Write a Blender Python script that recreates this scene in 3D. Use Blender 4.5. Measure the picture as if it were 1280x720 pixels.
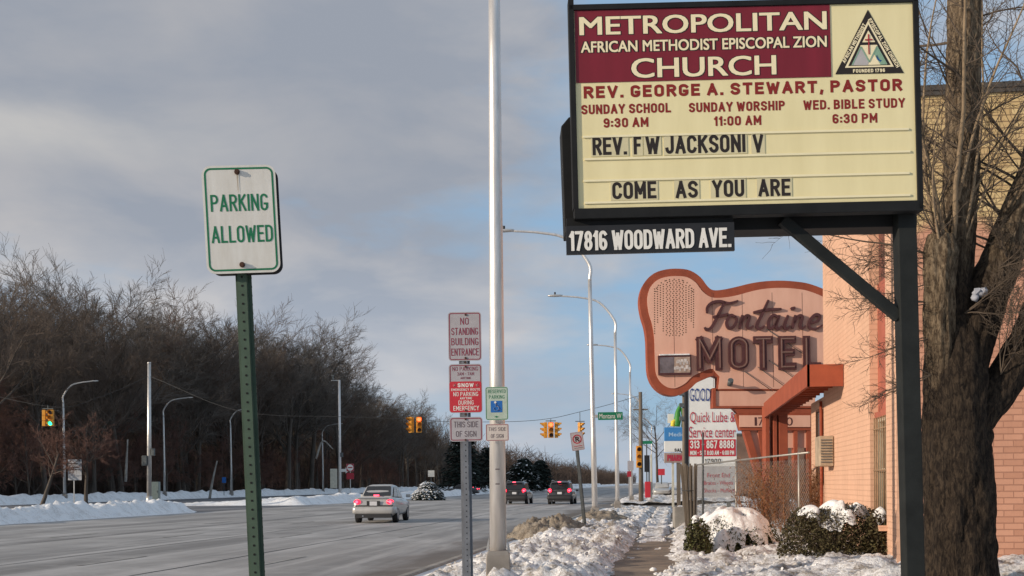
import bpy, bmesh, math, random
from mathutils import Vector, Matrix, noise
R = math.radians
S = bpy.context.scene
for o in list(bpy.data.objects): bpy.data.objects.remove(o)
C = S.collection
rnd = random.Random(7)

# ------------------------------------------------------------------ camera
F_PX, PX0, PY0 = 1500.0, 640.0, 604.0
cam_d = bpy.data.cameras.new('camera'); cam = bpy.data.objects.new('camera', cam_d); C.objects.link(cam)
cam_d.sensor_width = 36; cam_d.lens = 36*F_PX/1280; cam_d.shift_y = (PY0-360)/1280
cam_d.clip_start = .1; cam_d.clip_end = 20000
YAW = 7.78
cam.matrix_world = Matrix.Translation((0, 0, 1.55)) @ Matrix.Rotation(R(YAW), 4, 'Z') @ Matrix.Rotation(R(90), 4, 'X') @ Matrix.Rotation(R(-.4), 4, 'Z')
S.camera = cam
CM = cam.matrix_world.copy()

# ------------------------------------------------------------------ sky, sun, exposure
SUN_DIR = Vector((-.86, -.51, 0)).normalized()          # horizontal direction towards the sun
SUN_EL = R(15)
to_sun = Vector((SUN_DIR.x*math.cos(SUN_EL), SUN_DIR.y*math.cos(SUN_EL), math.sin(SUN_EL)))
sun_d = bpy.data.lights.new('sun', 'SUN'); sun = bpy.data.objects.new('sun', sun_d); C.objects.link(sun)
sun_d.energy = 3.6; sun_d.angle = R(.6); sun_d.color = (1, .85, .68)
sun.rotation_euler = to_sun.to_track_quat('Z', 'Y').to_euler()
S.view_settings.view_transform = 'Standard'; S.view_settings.look = 'None'
S.view_settings.exposure = 0.28; S.view_settings.gamma = 1
S.cycles.max_bounces = 6

W = bpy.data.worlds.new('World'); S.world = W; W.use_nodes = True
nt = W.node_tree; nt.nodes.clear()
def N(t, **k):
    n = nt.nodes.new(t)
    for a, v in k.items(): setattr(n, a, v)
    return n
def LK(a, b): nt.links.new(a, b)
def val(x):
    n = N('ShaderNodeValue'); n.outputs[0].default_value = x; return n.outputs[0]
def mth(op, a, b=None, clamp=False):
    n = N('ShaderNodeMath', operation=op, use_clamp=clamp)
    for i, v in enumerate((a, b)):
        if v is None: continue
        if isinstance(v, (int, float)): n.inputs[i].default_value = v
        else: LK(v, n.inputs[i])
    return n.outputs[0]
def ramp(f, pts):
    n = N('ShaderNodeValToRGB'); cr = n.color_ramp
    while len(cr.elements) < len(pts): cr.elements.new(.5)
    for e, (p, c) in zip(cr.elements, pts):
        e.position = p; e.color = (c, c, c, 1) if isinstance(c, (int, float)) else (*c, 1)
    LK(f, n.inputs[0]); return n.outputs[0]
def mixc(f, a, b, bt='MIX'):
    n = N('ShaderNodeMix', data_type='RGBA', blend_type=bt)
    for s, v in ((0, f), (6, a), (7, b)):
        if isinstance(v, (int, float)): n.inputs[s].default_value = v
        elif isinstance(v, tuple): n.inputs[s].default_value = (*v, 1)
        else: LK(v, n.inputs[s])
    return n.outputs[2]
def nz(vec, scale, detail=5, rough=.55, dist=0):
    n = N('ShaderNodeTexNoise'); n.inputs['Scale'].default_value = scale; n.inputs['Detail'].default_value = detail
    n.inputs['Roughness'].default_value = rough; n.inputs['Distortion'].default_value = dist
    if vec is not None: LK(vec, n.inputs['Vector'])
    return n.outputs['Fac']
sky = N('ShaderNodeTexSky', sky_type='NISHITA', sun_disc=False, sun_elevation=SUN_EL,
        sun_rotation=math.atan2(SUN_DIR.x, SUN_DIR.y), air_density=1.0, dust_density=1.2, ozone_density=1.5)
tc = N('ShaderNodeTexCoord'); sp = N('ShaderNodeSeparateXYZ'); LK(tc.outputs['Generated'], sp.inputs[0])
mp = N('ShaderNodeMapping'); LK(tc.outputs['Generated'], mp.inputs[0]); mp.inputs['Scale'].default_value = (1, 1, 2.6); mp.inputs['Location'].default_value = (.27, .1, .2)
n1 = nz(mp.outputs[0], 3.0, 7, .5, .25)
n2 = nz(mp.outputs[0], 5.2, 6, .52, .3)
# a broad bank of cloud fills the upper left of the view
bank = mth('MULTIPLY', ramp(sp.outputs['Z'], [(.10, 0), (.26, 1)]), ramp(mth('ADD', sp.outputs['X'], .5), [(.30, 1), (.50, .1)]))
cov = mth('ADD', mth('ADD', n1, mth('MULTIPLY', bank, .30)), mth('MULTIPLY', n2, .22))
low = ramp(sp.outputs['Z'], [(.0, .12), (.12, 0)])
cov = mth('ADD', mth('ADD', cov, low), mth('MULTIPLY', mth('SUBTRACT', nz(mp.outputs[0], 15, 6, .6, .4), .5), .16))
cf = ramp(cov, [(.60, .04), (.67, .45), (.77, .95)])
ccol = mixc(ramp(n2, [(.38, 0), (.60, 1)]), (2.5, 2.75, 3.25), (4.7, 4.4, 4.2))
ccol = mixc(mth('MULTIPLY', bank, .72), ccol, (2.25, 2.4, 2.75))
skyc = mixc(.8, sky.outputs[0], (2.05, 3.35, 4.9))
streak = mth('MULTIPLY', mth('MULTIPLY', ramp(sp.outputs['Z'], [(.24, 0), (.262, 1), (.272, 1), (.30, 0)]), ramp(mth('ADD', sp.outputs['X'], .6), [(.12, 1), (.34, 0)])), ramp(n2, [(.3, .3), (.6, 1)]))
ccol = mixc(mth('MULTIPLY', streak, .6), ccol, (4.6, 4.4, 4.1))      # a sunlit gap low in the cloud bank
ccol = mixc(ramp(sp.outputs['Z'], [(.02, .75), (.20, 0)]), ccol, (3.3, 3.75, 4.45))
final = mixc(cf, skyc, ccol)
bg = N('ShaderNodeBackground'); bg.inputs[1].default_value = .115; LK(final, bg.inputs[0])
wo = N('ShaderNodeOutputWorld'); LK(bg.outputs[0], wo.inputs[0])

# ------------------------------------------------------------------ helpers
def P(px, py, d):                                        # the world point seen at a photo pixel, d metres deep
    return CM @ Vector(((px-PX0)/F_PX*d, -(py-PY0)/F_PX*d, -d))
def G(px, d, z=0.0):                                     # the point at height z in pixel column px, d metres deep
    a = P(px, 600, d); b = P(px, 500, d); t = (z-a.z)/(b.z-a.z)
    return a+(b-a)*t
def lerp(a, b, t): return a+(b-a)*t
def sm(a, b, x):
    t = max(0, min(1, (x-a)/(b-a))); return t*t*(3-2*t)

def tag(o, label=None, cat=None, group=None, kind=None):
    if label: o['label'] = label
    if cat: o['category'] = cat
    if group: o['group'] = group
    if kind: o['kind'] = kind
    return o
def thing(name, label, cat, loc=(0, 0, 0), rz=0, group=None, tilt=0, pitch=0):
    o = bpy.data.objects.new(name, None); C.objects.link(o)
    M = Matrix.Translation(Vector(loc)) @ Matrix.Rotation(R(rz), 4, 'Z') @ Matrix.Rotation(R(tilt), 4, 'Y') @ Matrix.Rotation(R(pitch), 4, 'X')
    o.location = M.to_translation(); o.rotation_euler = M.to_euler()
    o.empty_display_size = .2
    o['_m'] = [c for r in M for c in r]
    return tag(o, label, cat, group)
def wm(o):
    v = o['_m']; return Matrix([v[i*4:i*4+4] for i in range(4)])
def copy_tree(o, parent=None):
    c = o.copy(); C.objects.link(c); c.parent = parent
    for ch in [x for x in bpy.data.objects if x.parent == o]: copy_tree(ch, c)
    return c

class MB:
    def __init__(s): s.v = []; s.f = []; s.sm = []
    def add(s, vs, fs, smooth=False):
        n = len(s.v); s.v += [tuple(v) for v in vs]
        s.f += [tuple(i+n for i in f) for f in fs]; s.sm += [smooth]*len(fs); return s
    def box(s, c, d, rz=0, M=None):
        x, y, z = d[0]/2, d[1]/2, d[2]/2; m = Matrix.Rotation(rz, 3, 'Z') if M is None else M
        vs = [m @ Vector((a*x, b*y, e*z)) + Vector(c) for a in (-1, 1) for b in (-1, 1) for e in (-1, 1)]
        return s.add(vs, [(0, 1, 3, 2), (4, 6, 7, 5), (0, 4, 5, 1), (2, 3, 7, 6), (0, 2, 6, 4), (1, 5, 7, 3)])
    def bar(s, a, b, w, h, up=(0, 0, 1)):                # a box from a to b, w across, h deep
        a = Vector(a); b = Vector(b); z = (b-a); L = z.length; z.normalize()
        x = z.cross(Vector(up))
        if x.length < 1e-4: x = z.cross(Vector((0, 1, 0)))
        x.normalize(); y = z.cross(x)
        return s.box((a+b)/2, (w, h, L), M=Matrix((x, y, z)).transposed())
    def tube(s, pts, rad, n=8, cap=True, disp=None, smooth=True):
        pts = [Vector(p) for p in pts]
        if not isinstance(rad, (list, tuple)): rad = [rad]*len(pts)
        base = len(s.v); x = None
        for i, p in enumerate(pts):
            t = (pts[min(i+1, len(pts)-1)]-pts[max(i-1, 0)]).normalized()
            if x is None:
                x = t.cross(Vector((0, 1, 0)));
                if x.length < .1: x = t.cross(Vector((1, 0, 0)))
            x = (x-t*x.dot(t)).normalized(); y = t.cross(x)
            for k in range(n):
                a = 2*math.pi*k/n; d = x*math.cos(a)+y*math.sin(a)
                r = rad[i]
                if disp: r *= 1+disp(p, a, i)
                s.v.append(tuple(p+d*r))
        for i in range(len(pts)-1):
            for k in range(n):
                q = base+i*n; s.f.append((q+k, q+(k+1) % n, q+n+(k+1) % n, q+n+k)); s.sm.append(smooth)
        if cap:
            s.f.append(tuple(base+k for k in range(n))[::-1]); s.f.append(tuple(base+(len(pts)-1)*n+k for k in range(n))); s.sm += [False]*2
        return s
    def cyl(s, a, b, r, n=12): return s.tube([a, b], r, n)
    def prism(s, pts, y0, y1):                           # outline in x,z pushed along y
        n = len(pts)
        vs = [(x, y0, z) for x, z in pts]+[(x, y1, z) for x, z in pts]
        fs = [tuple(range(n)), tuple(range(2*n-1, n-1, -1))]+[(i, i+n, (i+1) % n+n, (i+1) % n) for i in range(n)]
        return s.add(vs, fs)
    def loft(s, rings, cap=True, smooth=True):
        n = len(rings[0]); b = len(s.v)
        for r in rings: s.v += [tuple(v) for v in r]
        for i in range(len(rings)-1):
            for k in range(n):
                q = b+i*n; s.f.append((q+k, q+(k+1) % n, q+n+(k+1) % n, q+n+k)); s.sm.append(smooth)
        if cap:
            s.f.append(tuple(b+k for k in range(n))[::-1]); s.f.append(tuple(b+(len(rings)-1)*n+k for k in range(n))); s.sm += [smooth]*2
        return s
    def build(s, name, mat, parent=None, bevel=0, fix=True):
        me = bpy.data.meshes.new(name); me.from_pydata(s.v, [], s.f)
        me.polygons.foreach_set('use_smooth', s.sm); me.materials.append(mat)
        if fix and len(s.f) < 30000:
            bm = bmesh.new(); bm.from_mesh(me); bmesh.ops.recalc_face_normals(bm, faces=bm.faces); bm.to_mesh(me); bm.free()
        o = bpy.data.objects.new(name, me); C.objects.link(o); o.parent = parent
        if bevel:
            b = o.modifiers.new('bevel', 'BEVEL'); b.width = bevel; b.segments = 2; b.limit_method = 'ANGLE'
        return o
def rrect(w, h, r, n=5, cx=0, cz=0):
    out = []
    for sx, sz, a0 in ((1, 1, 0), (-1, 1, 90), (-1, -1, 180), (1, -1, 270)):
        for k in range(n+1):
            a = R(a0+90*k/n); out.append((cx+sx*(w/2-r)+r*math.cos(a), cz+sz*(h/2-r)+r*math.sin(a)))
    return out
def spline(pts, n=6):
    P_ = [Vector(p) for p in pts]; P_ = [P_[0]*2-P_[1]]+P_+[P_[-1]*2-P_[-2]]; out = []
    for i in range(1, len(P_)-2):
        a, b, c, d = P_[i-1:i+3]
        for k in range(n):
            t = k/n; out.append(.5*((2*b)+(c-a)*t+(2*a-5*b+4*c-d)*t*t+(3*b-a-3*c+d)*t**3))
    out.append(P_[-2]); return out
def flin(vals, n=6):
    out = []
    for i in range(len(vals)-1):
        for k in range(n): out.append(lerp(vals[i], vals[i+1], k/n))
    return out+[vals[-1]]

# ------------------------------------------------------------------ materials
def mat(name, col, rough=.7, metal=0, var=.15, vs=4.0, col2=None, bump=0, bs=40, spec=.35, emit=None, es=0, stretch=None, coat=0):
    global nt
    m = bpy.data.materials.new(name); m.use_nodes = True; nt = m.node_tree
    b = nt.nodes['Principled BSDF']; b.inputs['Roughness'].default_value = rough; b.inputs['Metallic'].default_value = metal
    b.inputs['Specular IOR Level'].default_value = spec; b.inputs['Coat Weight'].default_value = coat
    t = N('ShaderNodeTexCoord'); v = t.outputs['Object']
    if stretch:
        q = N('ShaderNodeMapping'); q.inputs['Scale'].default_value = stretch; LK(v, q.inputs[0]); v = q.outputs[0]
    if var or col2:
        f = nz(v, vs, 6, .6)
        lo = tuple(c*(1-var) for c in col) if col2 is None else col2
        hi = tuple(min(1, c*(1+var*.6)) for c in col) if col2 is None else col
        LK(mixc(ramp(f, [(.32, 0), (.68, 1)]), lo, hi), b.inputs['Base Color'])
    else: b.inputs['Base Color'].default_value = (*col, 1)
    if bump:
        bn = N('ShaderNodeBump'); bn.inputs['Strength'].default_value = bump; bn.inputs['Distance'].default_value = .02 if bump < 1 else .06
        LK(nz(v, bs, 5, .6), bn.inputs['Height']); LK(bn.outputs[0], b.inputs['Normal'])
    if emit: b.inputs['Emission Color'].default_value = (*emit, 1); b.inputs['Emission Strength'].default_value = es
    return m
def srgb(r, g, b):
    return tuple(((c/255+.055)/1.055)**2.4 if c > 10 else c/255/12.92 for c in (r, g, b))

def brick(name, axis, c1, c2, mortar, up=None, zsplit=0):
    global nt
    m = bpy.data.materials.new(name); m.use_nodes = True; nt = m.node_tree; b = nt.nodes['Principled BSDF']
    t = N('ShaderNodeTexCoord'); s = N('ShaderNodeSeparateXYZ'); LK(t.outputs['Object'], s.inputs[0])
    cb = N('ShaderNodeCombineXYZ'); LK(s.outputs[axis], cb.inputs[0]); LK(s.outputs[2], cb.inputs[1])
    def bt(a, b2, mo):
        n = N('ShaderNodeTexBrick'); LK(cb.outputs[0], n.inputs['Vector'])
        n.inputs['Color1'].default_value = (*a, 1); n.inputs['Color2'].default_value = (*b2, 1); n.inputs['Mortar'].default_value = (*mo, 1)
        n.inputs['Scale'].default_value = 1; n.inputs['Brick Width'].default_value = .29; n.inputs['Row Height'].default_value = .098
        n.inputs['Mortar Size'].default_value = .008; n.inputs['Mortar Smooth'].default_value = .3; return n
    q = bt(c1, c2, mortar); col = q.outputs[0]
    if up:
        q2 = bt(*up); zz = mth('ADD', s.outputs[2], mth('MULTIPLY', nz(t.outputs['Object'], .8, 4), 1.0))
        col = mixc(ramp(mth('MULTIPLY', mth('SUBTRACT', zz, zsplit), 1.2), [(.3, 0), (.62, 1)]), col, q2.outputs[0])
    col = mixc(ramp(nz(t.outputs['Object'], 1.3, 6, .65), [(.3, .0), (.75, .22)]), col, tuple(c*.55 for c in c1))
    q3 = N('ShaderNodeMapping'); q3.inputs['Scale'].default_value = (1.6, 1.6, .22); LK(t.outputs['Object'], q3.inputs[0])
    col = mixc(ramp(nz(q3.outputs[0], 1.8, 6, .7), [(.5, 0), (.78, .30)]), col, tuple(c*.45 for c in c2))
    col = mixc(ramp(nz(t.outputs['Object'], 9, 5, .7), [(.62, 0), (.72, .35)]), col, tuple(min(1, c*1.25) for c in mortar))
    LK(col, b.inputs['Base Color']); b.inputs['Roughness'].default_value = .85; b.inputs['Specular IOR Level'].default_value = .2
    bn = N('ShaderNodeBump'); bn.inputs['Strength'].default_value = .8; bn.inputs['Distance'].default_value = .012; bn.invert = True
    LK(mth('ADD', q.outputs['Fac'], mth('MULTIPLY', nz(t.outputs['Object'], 30, 4), .35)), bn.inputs['Height']); LK(bn.outputs[0], b.inputs['Normal'])
    return m
def snow_mat(name, c1, c2, scale, lo, hi, bump=.5):
    global nt
    m = bpy.data.materials.new(name); m.use_nodes = True; nt = m.node_tree; b = nt.nodes['Principled BSDF']
    t = N('ShaderNodeTexCoord').outputs['Object']
    f = mth('ADD', mth('MULTIPLY', nz(t, scale, 6, .65), .6), mth('MULTIPLY', nz(t, scale*9, 4, .6), .4))
    LK(mixc(ramp(f, [(lo, 0), (hi, 1)]), c1, c2), b.inputs['Base Color'])
    b.inputs['Roughness'].default_value = .75; b.inputs['Specular IOR Level'].default_value = .25
    bn = N('ShaderNodeBump'); bn.inputs['Strength'].default_value = bump; bn.inputs['Distance'].default_value = .04
    LK(mth('ADD', nz(t, 14, 6, .65), mth('MULTIPLY', nz(t, 55, 3), .3)), bn.inputs['Height']); LK(bn.outputs[0], b.inputs['Normal'])
    return m
def road_mat(name, base, dark, light, x0):
    global nt
    m = bpy.data.materials.new(name); m.use_nodes = True; nt = m.node_tree; b = nt.nodes['Principled BSDF']
    t = N('ShaderNodeTexCoord').outputs['Object']
    def st(sx, sy, sc, d=5, r=.6):
        q = N('ShaderNodeMapping'); q.inputs['Scale'].default_value = (sx, sy, 1); LK(t, q.inputs[0]); return nz(q.outputs[0], sc, d, r, .3)
    col = mixc(ramp(st(1, .035, .55), [(.38, 0), (.62, 1)]), dark, base)              # tyre tracks worn along the lanes
    col = mixc(mth('MULTIPLY', ramp(st(1, .05, 1.1, 6, .65), [(.50, 0), (.68, 1)]), .62), col, light)   # dried road salt in streaks
    col = mixc(mth('MULTIPLY', ramp(st(.5, .5, .35, 6, .7), [(.48, 0), (.66, 1)]), .5), col, light)
    col = mixc(mth('MULTIPLY', ramp(st(1, .12, .3, 6, .7), [(.55, 0), (.68, 1)]), .5), col, tuple(c*.6 for c in dark))
    sx = N('ShaderNodeSeparateXYZ'); LK(t, sx.inputs[0])
    gut = ramp(mth('ADD', mth('MULTIPLY', mth('ADD', sx.outputs['X'], 7.2), .33), mth('MULTIPLY', mth('SUBTRACT', st(.6, .2, 1.0, 5), .5), 1.4)), [(.35, 0), (.75, .8)])
    col = mixc(gut, col, (.115, .092, .072))                                          # wet sandy gutter along the kerb
    col = mixc(.16, col, mixc(st(1, 1, 90, 2), (0, 0, 0), (1, 1, 1)), 'OVERLAY')
    LK(col, b.inputs['Base Color']); b.inputs['Specular IOR Level'].default_value = .3
    LK(ramp(st(1, .06, .5), [(.3, .55), (.7, .85)]), b.inputs['Roughness'])
    bn = N('ShaderNodeBump'); bn.inputs['Strength'].default_value = .25; bn.inputs['Distance'].default_value = .01
    LK(st(1, 1, 60, 3), bn.inputs['Height']); LK(bn.outputs[0], b.inputs['Normal'])
    return m
M = {}
M['galv'] = mat('galvanised_steel', (.60, .58, .55), .42, .75, .12, 3, bump=.05)
M['pole'] = mat('aluminium_pole', (.74, .71, .68), .40, .7, .2, 5, stretch=(2, 2, .3), bump=.08)
M['lamp_base'] = mat('stained_lamp_base', (.30, .27, .24), .55, .4, .25, 4)
M['darksteel'] = mat('weathered_steel', (.12, .13, .13), .6, .4, .25, 6)
M['post_grey'] = mat('dull_galvanised_post', (.20, .21, .23), .55, .5, .2, 8)
M['green_post'] = mat('green_painted_post', (.055, .092, .062), .6, 0, .3, 9, col2=(.036, .062, .043))
M['hole'] = mat('dark_hole', (.008, .008, .008), .9, 0, 0)
M['rust'] = mat('rusty_bolt', (.09, .045, .03), .7, .4, .3, 40)
M['sign_white'] = mat('aged_white_sheeting', (.69, .67, .62), .5, 0, .1, 9, col2=(.60, .57, .51), stretch=(3, 1, .6))
M['sign_grey'] = mat('dull_grey_sheeting', (.37, .35, .37), .5, 0, .12, 9)  # even grey, darker than the white sheeting
M['sign_back'] = mat('bare_aluminium', (.45, .46, .48), .5, .6, .1, 5)
M['green_ink'] = mat('green_sign_ink', (.012, .16, .07), .5, 0, .1, 10)
M['red_ink'] = mat('red_sign_ink', (.34, .02, .035), .5, 0, .12, 10)
M['blackred_ink'] = mat('dark_red_sign_ink', (.22, .035, .06), .5, 0, .12, 10)
M['grey_ink'] = mat('faded_dark_ink', (.12, .09, .10), .5, 0, .1, 10)
M['blue_ink'] = mat('blue_sign_ink', (.02, .13, .42), .5, 0, .05, 10)
M['black'] = mat('black_paint', (.018, .018, .02), .45, 0, .2, 6)
M['frame'] = mat('dark_sign_frame', (.012, .0125, .013), .6, 0, .3, 5, spec=.2)
M['post_dark'] = mat('dark_green_black_paint', (.016, .018, .0175), .65, 0, .35, 4, bump=.1, spec=.2)
M['cream'] = mat('cream_sign_face', (.76, .68, .40), .4, 0, .05, 2.2, col2=(.69, .61, .345), stretch=(2.5, 1, .35))
M['cream_text'] = mat('cream_lettering', (.80, .70, .46), .4, 0, .03)
M['panel_clear'] = mat('letter_card', (.60, .54, .34), .35, 0, .06, 3)
M['track'] = mat('letter_track', (.78, .71, .47), .3, 0, .05)
M['maroon'] = mat('maroon_sign_panel', (.195, .014, .027), .45, 0, .12, 2.5, col2=(.15, .011, .02), stretch=(2.5, 1, .35))
M['maroon_text'] = mat('maroon_lettering', (.22, .018, .012), .4, 0, .06)
M['black_text'] = mat('black_lettering', (.022, .015, .012), .5, 0, .1)
M['white_text'] = mat('white_lettering', (.72, .70, .65), .5, 0, .08)
M['salmon'] = mat('salmon_painted_metal', (.73, .43, .32), .62, 0, .12, 1.5, col2=(.62, .335, .245), stretch=(1, 1, .25), spec=.2)
M['coral'] = mat('coral_red_paint', (.35, .088, .045), .65, 0, .2, 2.0, col2=(.25, .062, .034), spec=.2)
M['channel'] = mat('faded_maroon_channel_letter', (.085, .030, .030), .55, 0, .25, 6)
M['channel_in'] = mat('channel_letter_face', (.14, .055, .045), .55, 0, .2, 6)
M['bulb'] = mat('empty_bulb_socket', (.12, .07, .04), .6, 0, .2)
M['neon'] = mat('unlit_neon_tube', (.26, .17, .14), .25, 0, .1)
M['wire'] = mat('dark_cable', (.05, .05, .05), .6, 0, 0)
M['wood_post'] = mat('grey_weathered_wood', (.16, .13, .10), .8, 0, .3, 4, stretch=(4, 4, .5), bump=.2)
M['lens_off'] = mat('dark_signal_lens', (.05, .015, .01), .3, 0, 0)
M['sig_yellow'] = mat('signal_housing_yellow', (.62, .27, .025), .5, 0, .15, 5)
M['lens_red'] = mat('lit_red_lens', (.5, .02, .01), .4, 0, 0, emit=(1, .07, .02), es=6)
M['lens_green'] = mat('lit_green_lens', (.02, .5, .3), .4, 0, 0, emit=(.03, 1, .45), es=2.2)
M['lens_amber'] = mat('amber_lens', (.45, .16, .01), .4, 0, 0)
M['glass'] = mat('dark_window_glass', (.015, .018, .022), .08, 0, .2, 2, spec=.6)
M['glass_dirty'] = mat('dusty_window_glass', (.09, .07, .055), .25, 0, .5, 6, spec=.5)
M['tyre'] = mat('tyre_rubber', (.025, .025, .026), .85, 0, .3, 20)
M['rim'] = mat('alloy_rim', (.35, .35, .36), .35, .8, .1)
M['silver_car'] = mat('silver_car_paint', (.49, .48, .46), .32, .35, .12, 3, coat=.4)
M['dark_car'] = mat('charcoal_car_paint', (.045, .047, .052), .28, .3, .15, 3, coat=.5)
M['grey_car'] = mat('grey_car_paint', (.062, .062, .066), .28, .3, .15, 3, coat=.5)
M['plastic'] = mat('black_plastic', (.03, .03, .032), .6, 0, .1)
M['tail'] = mat('lit_tail_lamp', (.5, .01, .02), .25, 0, 0, emit=(1, .03, .07), es=1.6)
M['brake'] = mat('lit_brake_lamp', (.5, .01, .02), .25, 0, 0, emit=(1, .05, .09), es=5)
M['plate'] = mat('licence_plate', (.62, .62, .64), .4, 0, .2, 40)
M['asphalt_road'] = road_mat('salted_road', (.33, .32, .31), (.20, .195, .19), (.56, .545, .53), 0)
M['asphalt_far'] = road_mat('wet_far_road', (.17, .17, .18), (.10, .10, .105), (.30, .30, .31), 0)
M['crack'] = mat('tar_filled_joint', (.03, .03, .03), .6, 0, .3, 2)
M['lane_paint'] = mat('worn_lane_paint', (.42, .41, .38), .7, 0, .35, 3, col2=(.2, .19, .18))
M['concrete'] = mat('sidewalk_concrete', (.29, .22, .155), .8, 0, .4, 1.6, col2=(.12, .095, .075), bump=.2, bs=30)
M['kerb'] = mat('kerb_concrete', (.30, .28, .25), .85, 0, .3, 2)
M['ground'] = snow_mat('trampled_snow_ground', (.55, .54, .53), (.80, .80, .80), .6, .3, .6)
M['snow'] = snow_mat('fresh_snow', (.62, .60, .58), (.87, .87, .87), 1.6, .36, .52, .7)
M['snow_verge'] = snow_mat('ploughed_verge_snow', (.30, .255, .21), (.83, .82, .82), 1.5, .39, .55, 1.0)
M['snow_dirty'] = snow_mat('sandy_ploughed_snow', (.13, .10, .072), (.40, .35, .285), 3.4, .35, .68, 1.0)
M['bark_woods'] = mat('woodland_bark', (.095, .078, .064), .9, 0, .4, 1.2, stretch=(3, 3, .5))
M['twig_woods'] = mat('woodland_twigs', (.145, .110, .086), .9, 0, .3, .4)
M['twig_grey'] = mat('grey_woodland_twigs', (.165, .140, .118), .9, 0, .3, .4)
M['twig_red'] = mat('reddish_twigs', (.155, .082, .062), .9, 0, .3, .4)
M['brush'] = mat('woodland_brush', (.072, .052, .042), .95, 0, .5, .08)
M['bark'] = mat('furrowed_bark', (.062, .045, .031), .92, 0, .5, 5, stretch=(3, 3, .8), col2=(.014, .010, .008), bump=1.0, bs=9)
M['pale_wood'] = mat('pale_dead_wood', (.36, .33, .29), .9, 0, .4, 2)
M['bark_lit'] = mat('lit_upper_bark', (.23, .175, .115), .9, 0, .4, 6, stretch=(3, 3, .5), col2=(.07, .052, .036), bump=.9, bs=16)  # sunlit tan of the upper limbs put into the bark colour
def bark_shade_blend(lo, hi):  # shaded lower trunk and lit upper limbs painted into the bark by height
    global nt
    m = bpy.data.materials.new('bark_shade_to_lit'); m.use_nodes = True; nt = m.node_tree; b = nt.nodes['Principled BSDF']
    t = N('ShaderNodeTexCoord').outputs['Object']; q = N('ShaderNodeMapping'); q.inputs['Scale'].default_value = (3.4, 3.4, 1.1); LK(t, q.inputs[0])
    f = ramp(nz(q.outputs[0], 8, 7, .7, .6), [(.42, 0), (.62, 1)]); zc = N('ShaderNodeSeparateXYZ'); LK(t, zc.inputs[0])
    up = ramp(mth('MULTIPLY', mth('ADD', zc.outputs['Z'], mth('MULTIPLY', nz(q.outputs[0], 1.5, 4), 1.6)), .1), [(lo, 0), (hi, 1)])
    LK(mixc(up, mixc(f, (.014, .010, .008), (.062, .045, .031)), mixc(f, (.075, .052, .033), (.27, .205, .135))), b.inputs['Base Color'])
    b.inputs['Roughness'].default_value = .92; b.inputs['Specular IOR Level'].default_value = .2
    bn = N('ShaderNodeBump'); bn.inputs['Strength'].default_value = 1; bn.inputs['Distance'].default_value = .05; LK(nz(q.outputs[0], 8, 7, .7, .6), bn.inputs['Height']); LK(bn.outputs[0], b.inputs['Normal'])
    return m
M['bark_shade_blend'] = bark_shade_blend(.46, .56); M['bark_stub'] = bark_shade_blend(.27, .47)
M['shoot'] = mat('pale_shoot_bark', (.26, .19, .12), .85, 0, .3, 6)
M['twig_dark'] = mat('dark_fine_twigs', (.10, .075, .055), .9, 0, .3, 4)
M['leaf'] = mat('dry_hedge_leaves', (.085, .075, .028), .8, 0, .3, 9, col2=(.050, .034, .017))
M['leaf_green'] = mat('olive_hedge_leaves', (.10, .10, .032), .8, 0, .3, 9, col2=(.045, .045, .018))
M['fir'] = mat('dark_fir_needles', (.022, .034, .026), .9, 0, .4, 1)
M['dry'] = mat('orange_dry_shrub', (.26, .12, .055), .9, 0, .4, 5)
M['mesh_wire'] = mat('chain_link_wire', (.36, .34, .31), .5, .6, .1)
M['ivory'] = mat('ivory_metal', (.55, .52, .42), .5, 0, .15, 4)
M['roof_edge'] = mat('dark_roof_edge', (.07, .062, .055), .6, 0, .3)
M['red_panel'] = mat('red_painted_panel', (.38, .11, .07), .6, 0, .2, 2)
M['red_panel_old'] = mat('brown_red_panel', (.17, .062, .045), .6, 0, .3, 2)
M['brickY'] = brick('street_face_brick', 1, (.68, .42, .29), (.66, .40, .275), (.62, .375, .255))
M['brickX'] = brick('gable_brick', 0, (.62, .33, .225), (.50, .255, .17), (.40, .20, .135), up=((.64, .49, .25), (.52, .375, .18), (.26, .18, .095)), zsplit=5.6)
M['sky_blue'] = mat('blue_sign_panel', (.05, .22, .50), .5, 0, .1, 4)
M['red_ad'] = mat('red_advert_band', (.50, .03, .045), .5, 0, .1, 3)
M['white_ad'] = mat('white_advert_panel', (.74, .73, .69), .5, 0, .06, 2)
M['navy_text'] = mat('navy_lettering', (.03, .06, .22), .5, 0, .05)
M['red_text'] = mat('red_lettering', (.42, .03, .06), .5, 0, .05)
M['green_vinyl'] = mat('green_vinyl', (.04, .22, .03), .5, 0, .2, 5)
M['yellow_vinyl'] = mat('yellow_vinyl', (.7, .55, .05), .5, 0, .1)
M['street_green'] = mat('street_sign_green', (.01, .17, .085), .45, 0, .1)
M['brown_wall'] = mat('brown_storefront', (.16, .10, .075), .8, 0, .3, 1)
M['grey_wall'] = mat('grey_storefront', (.28, .27, .26), .8, 0, .2, 1)

# ------------------------------------------------------------------ lettering

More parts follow.
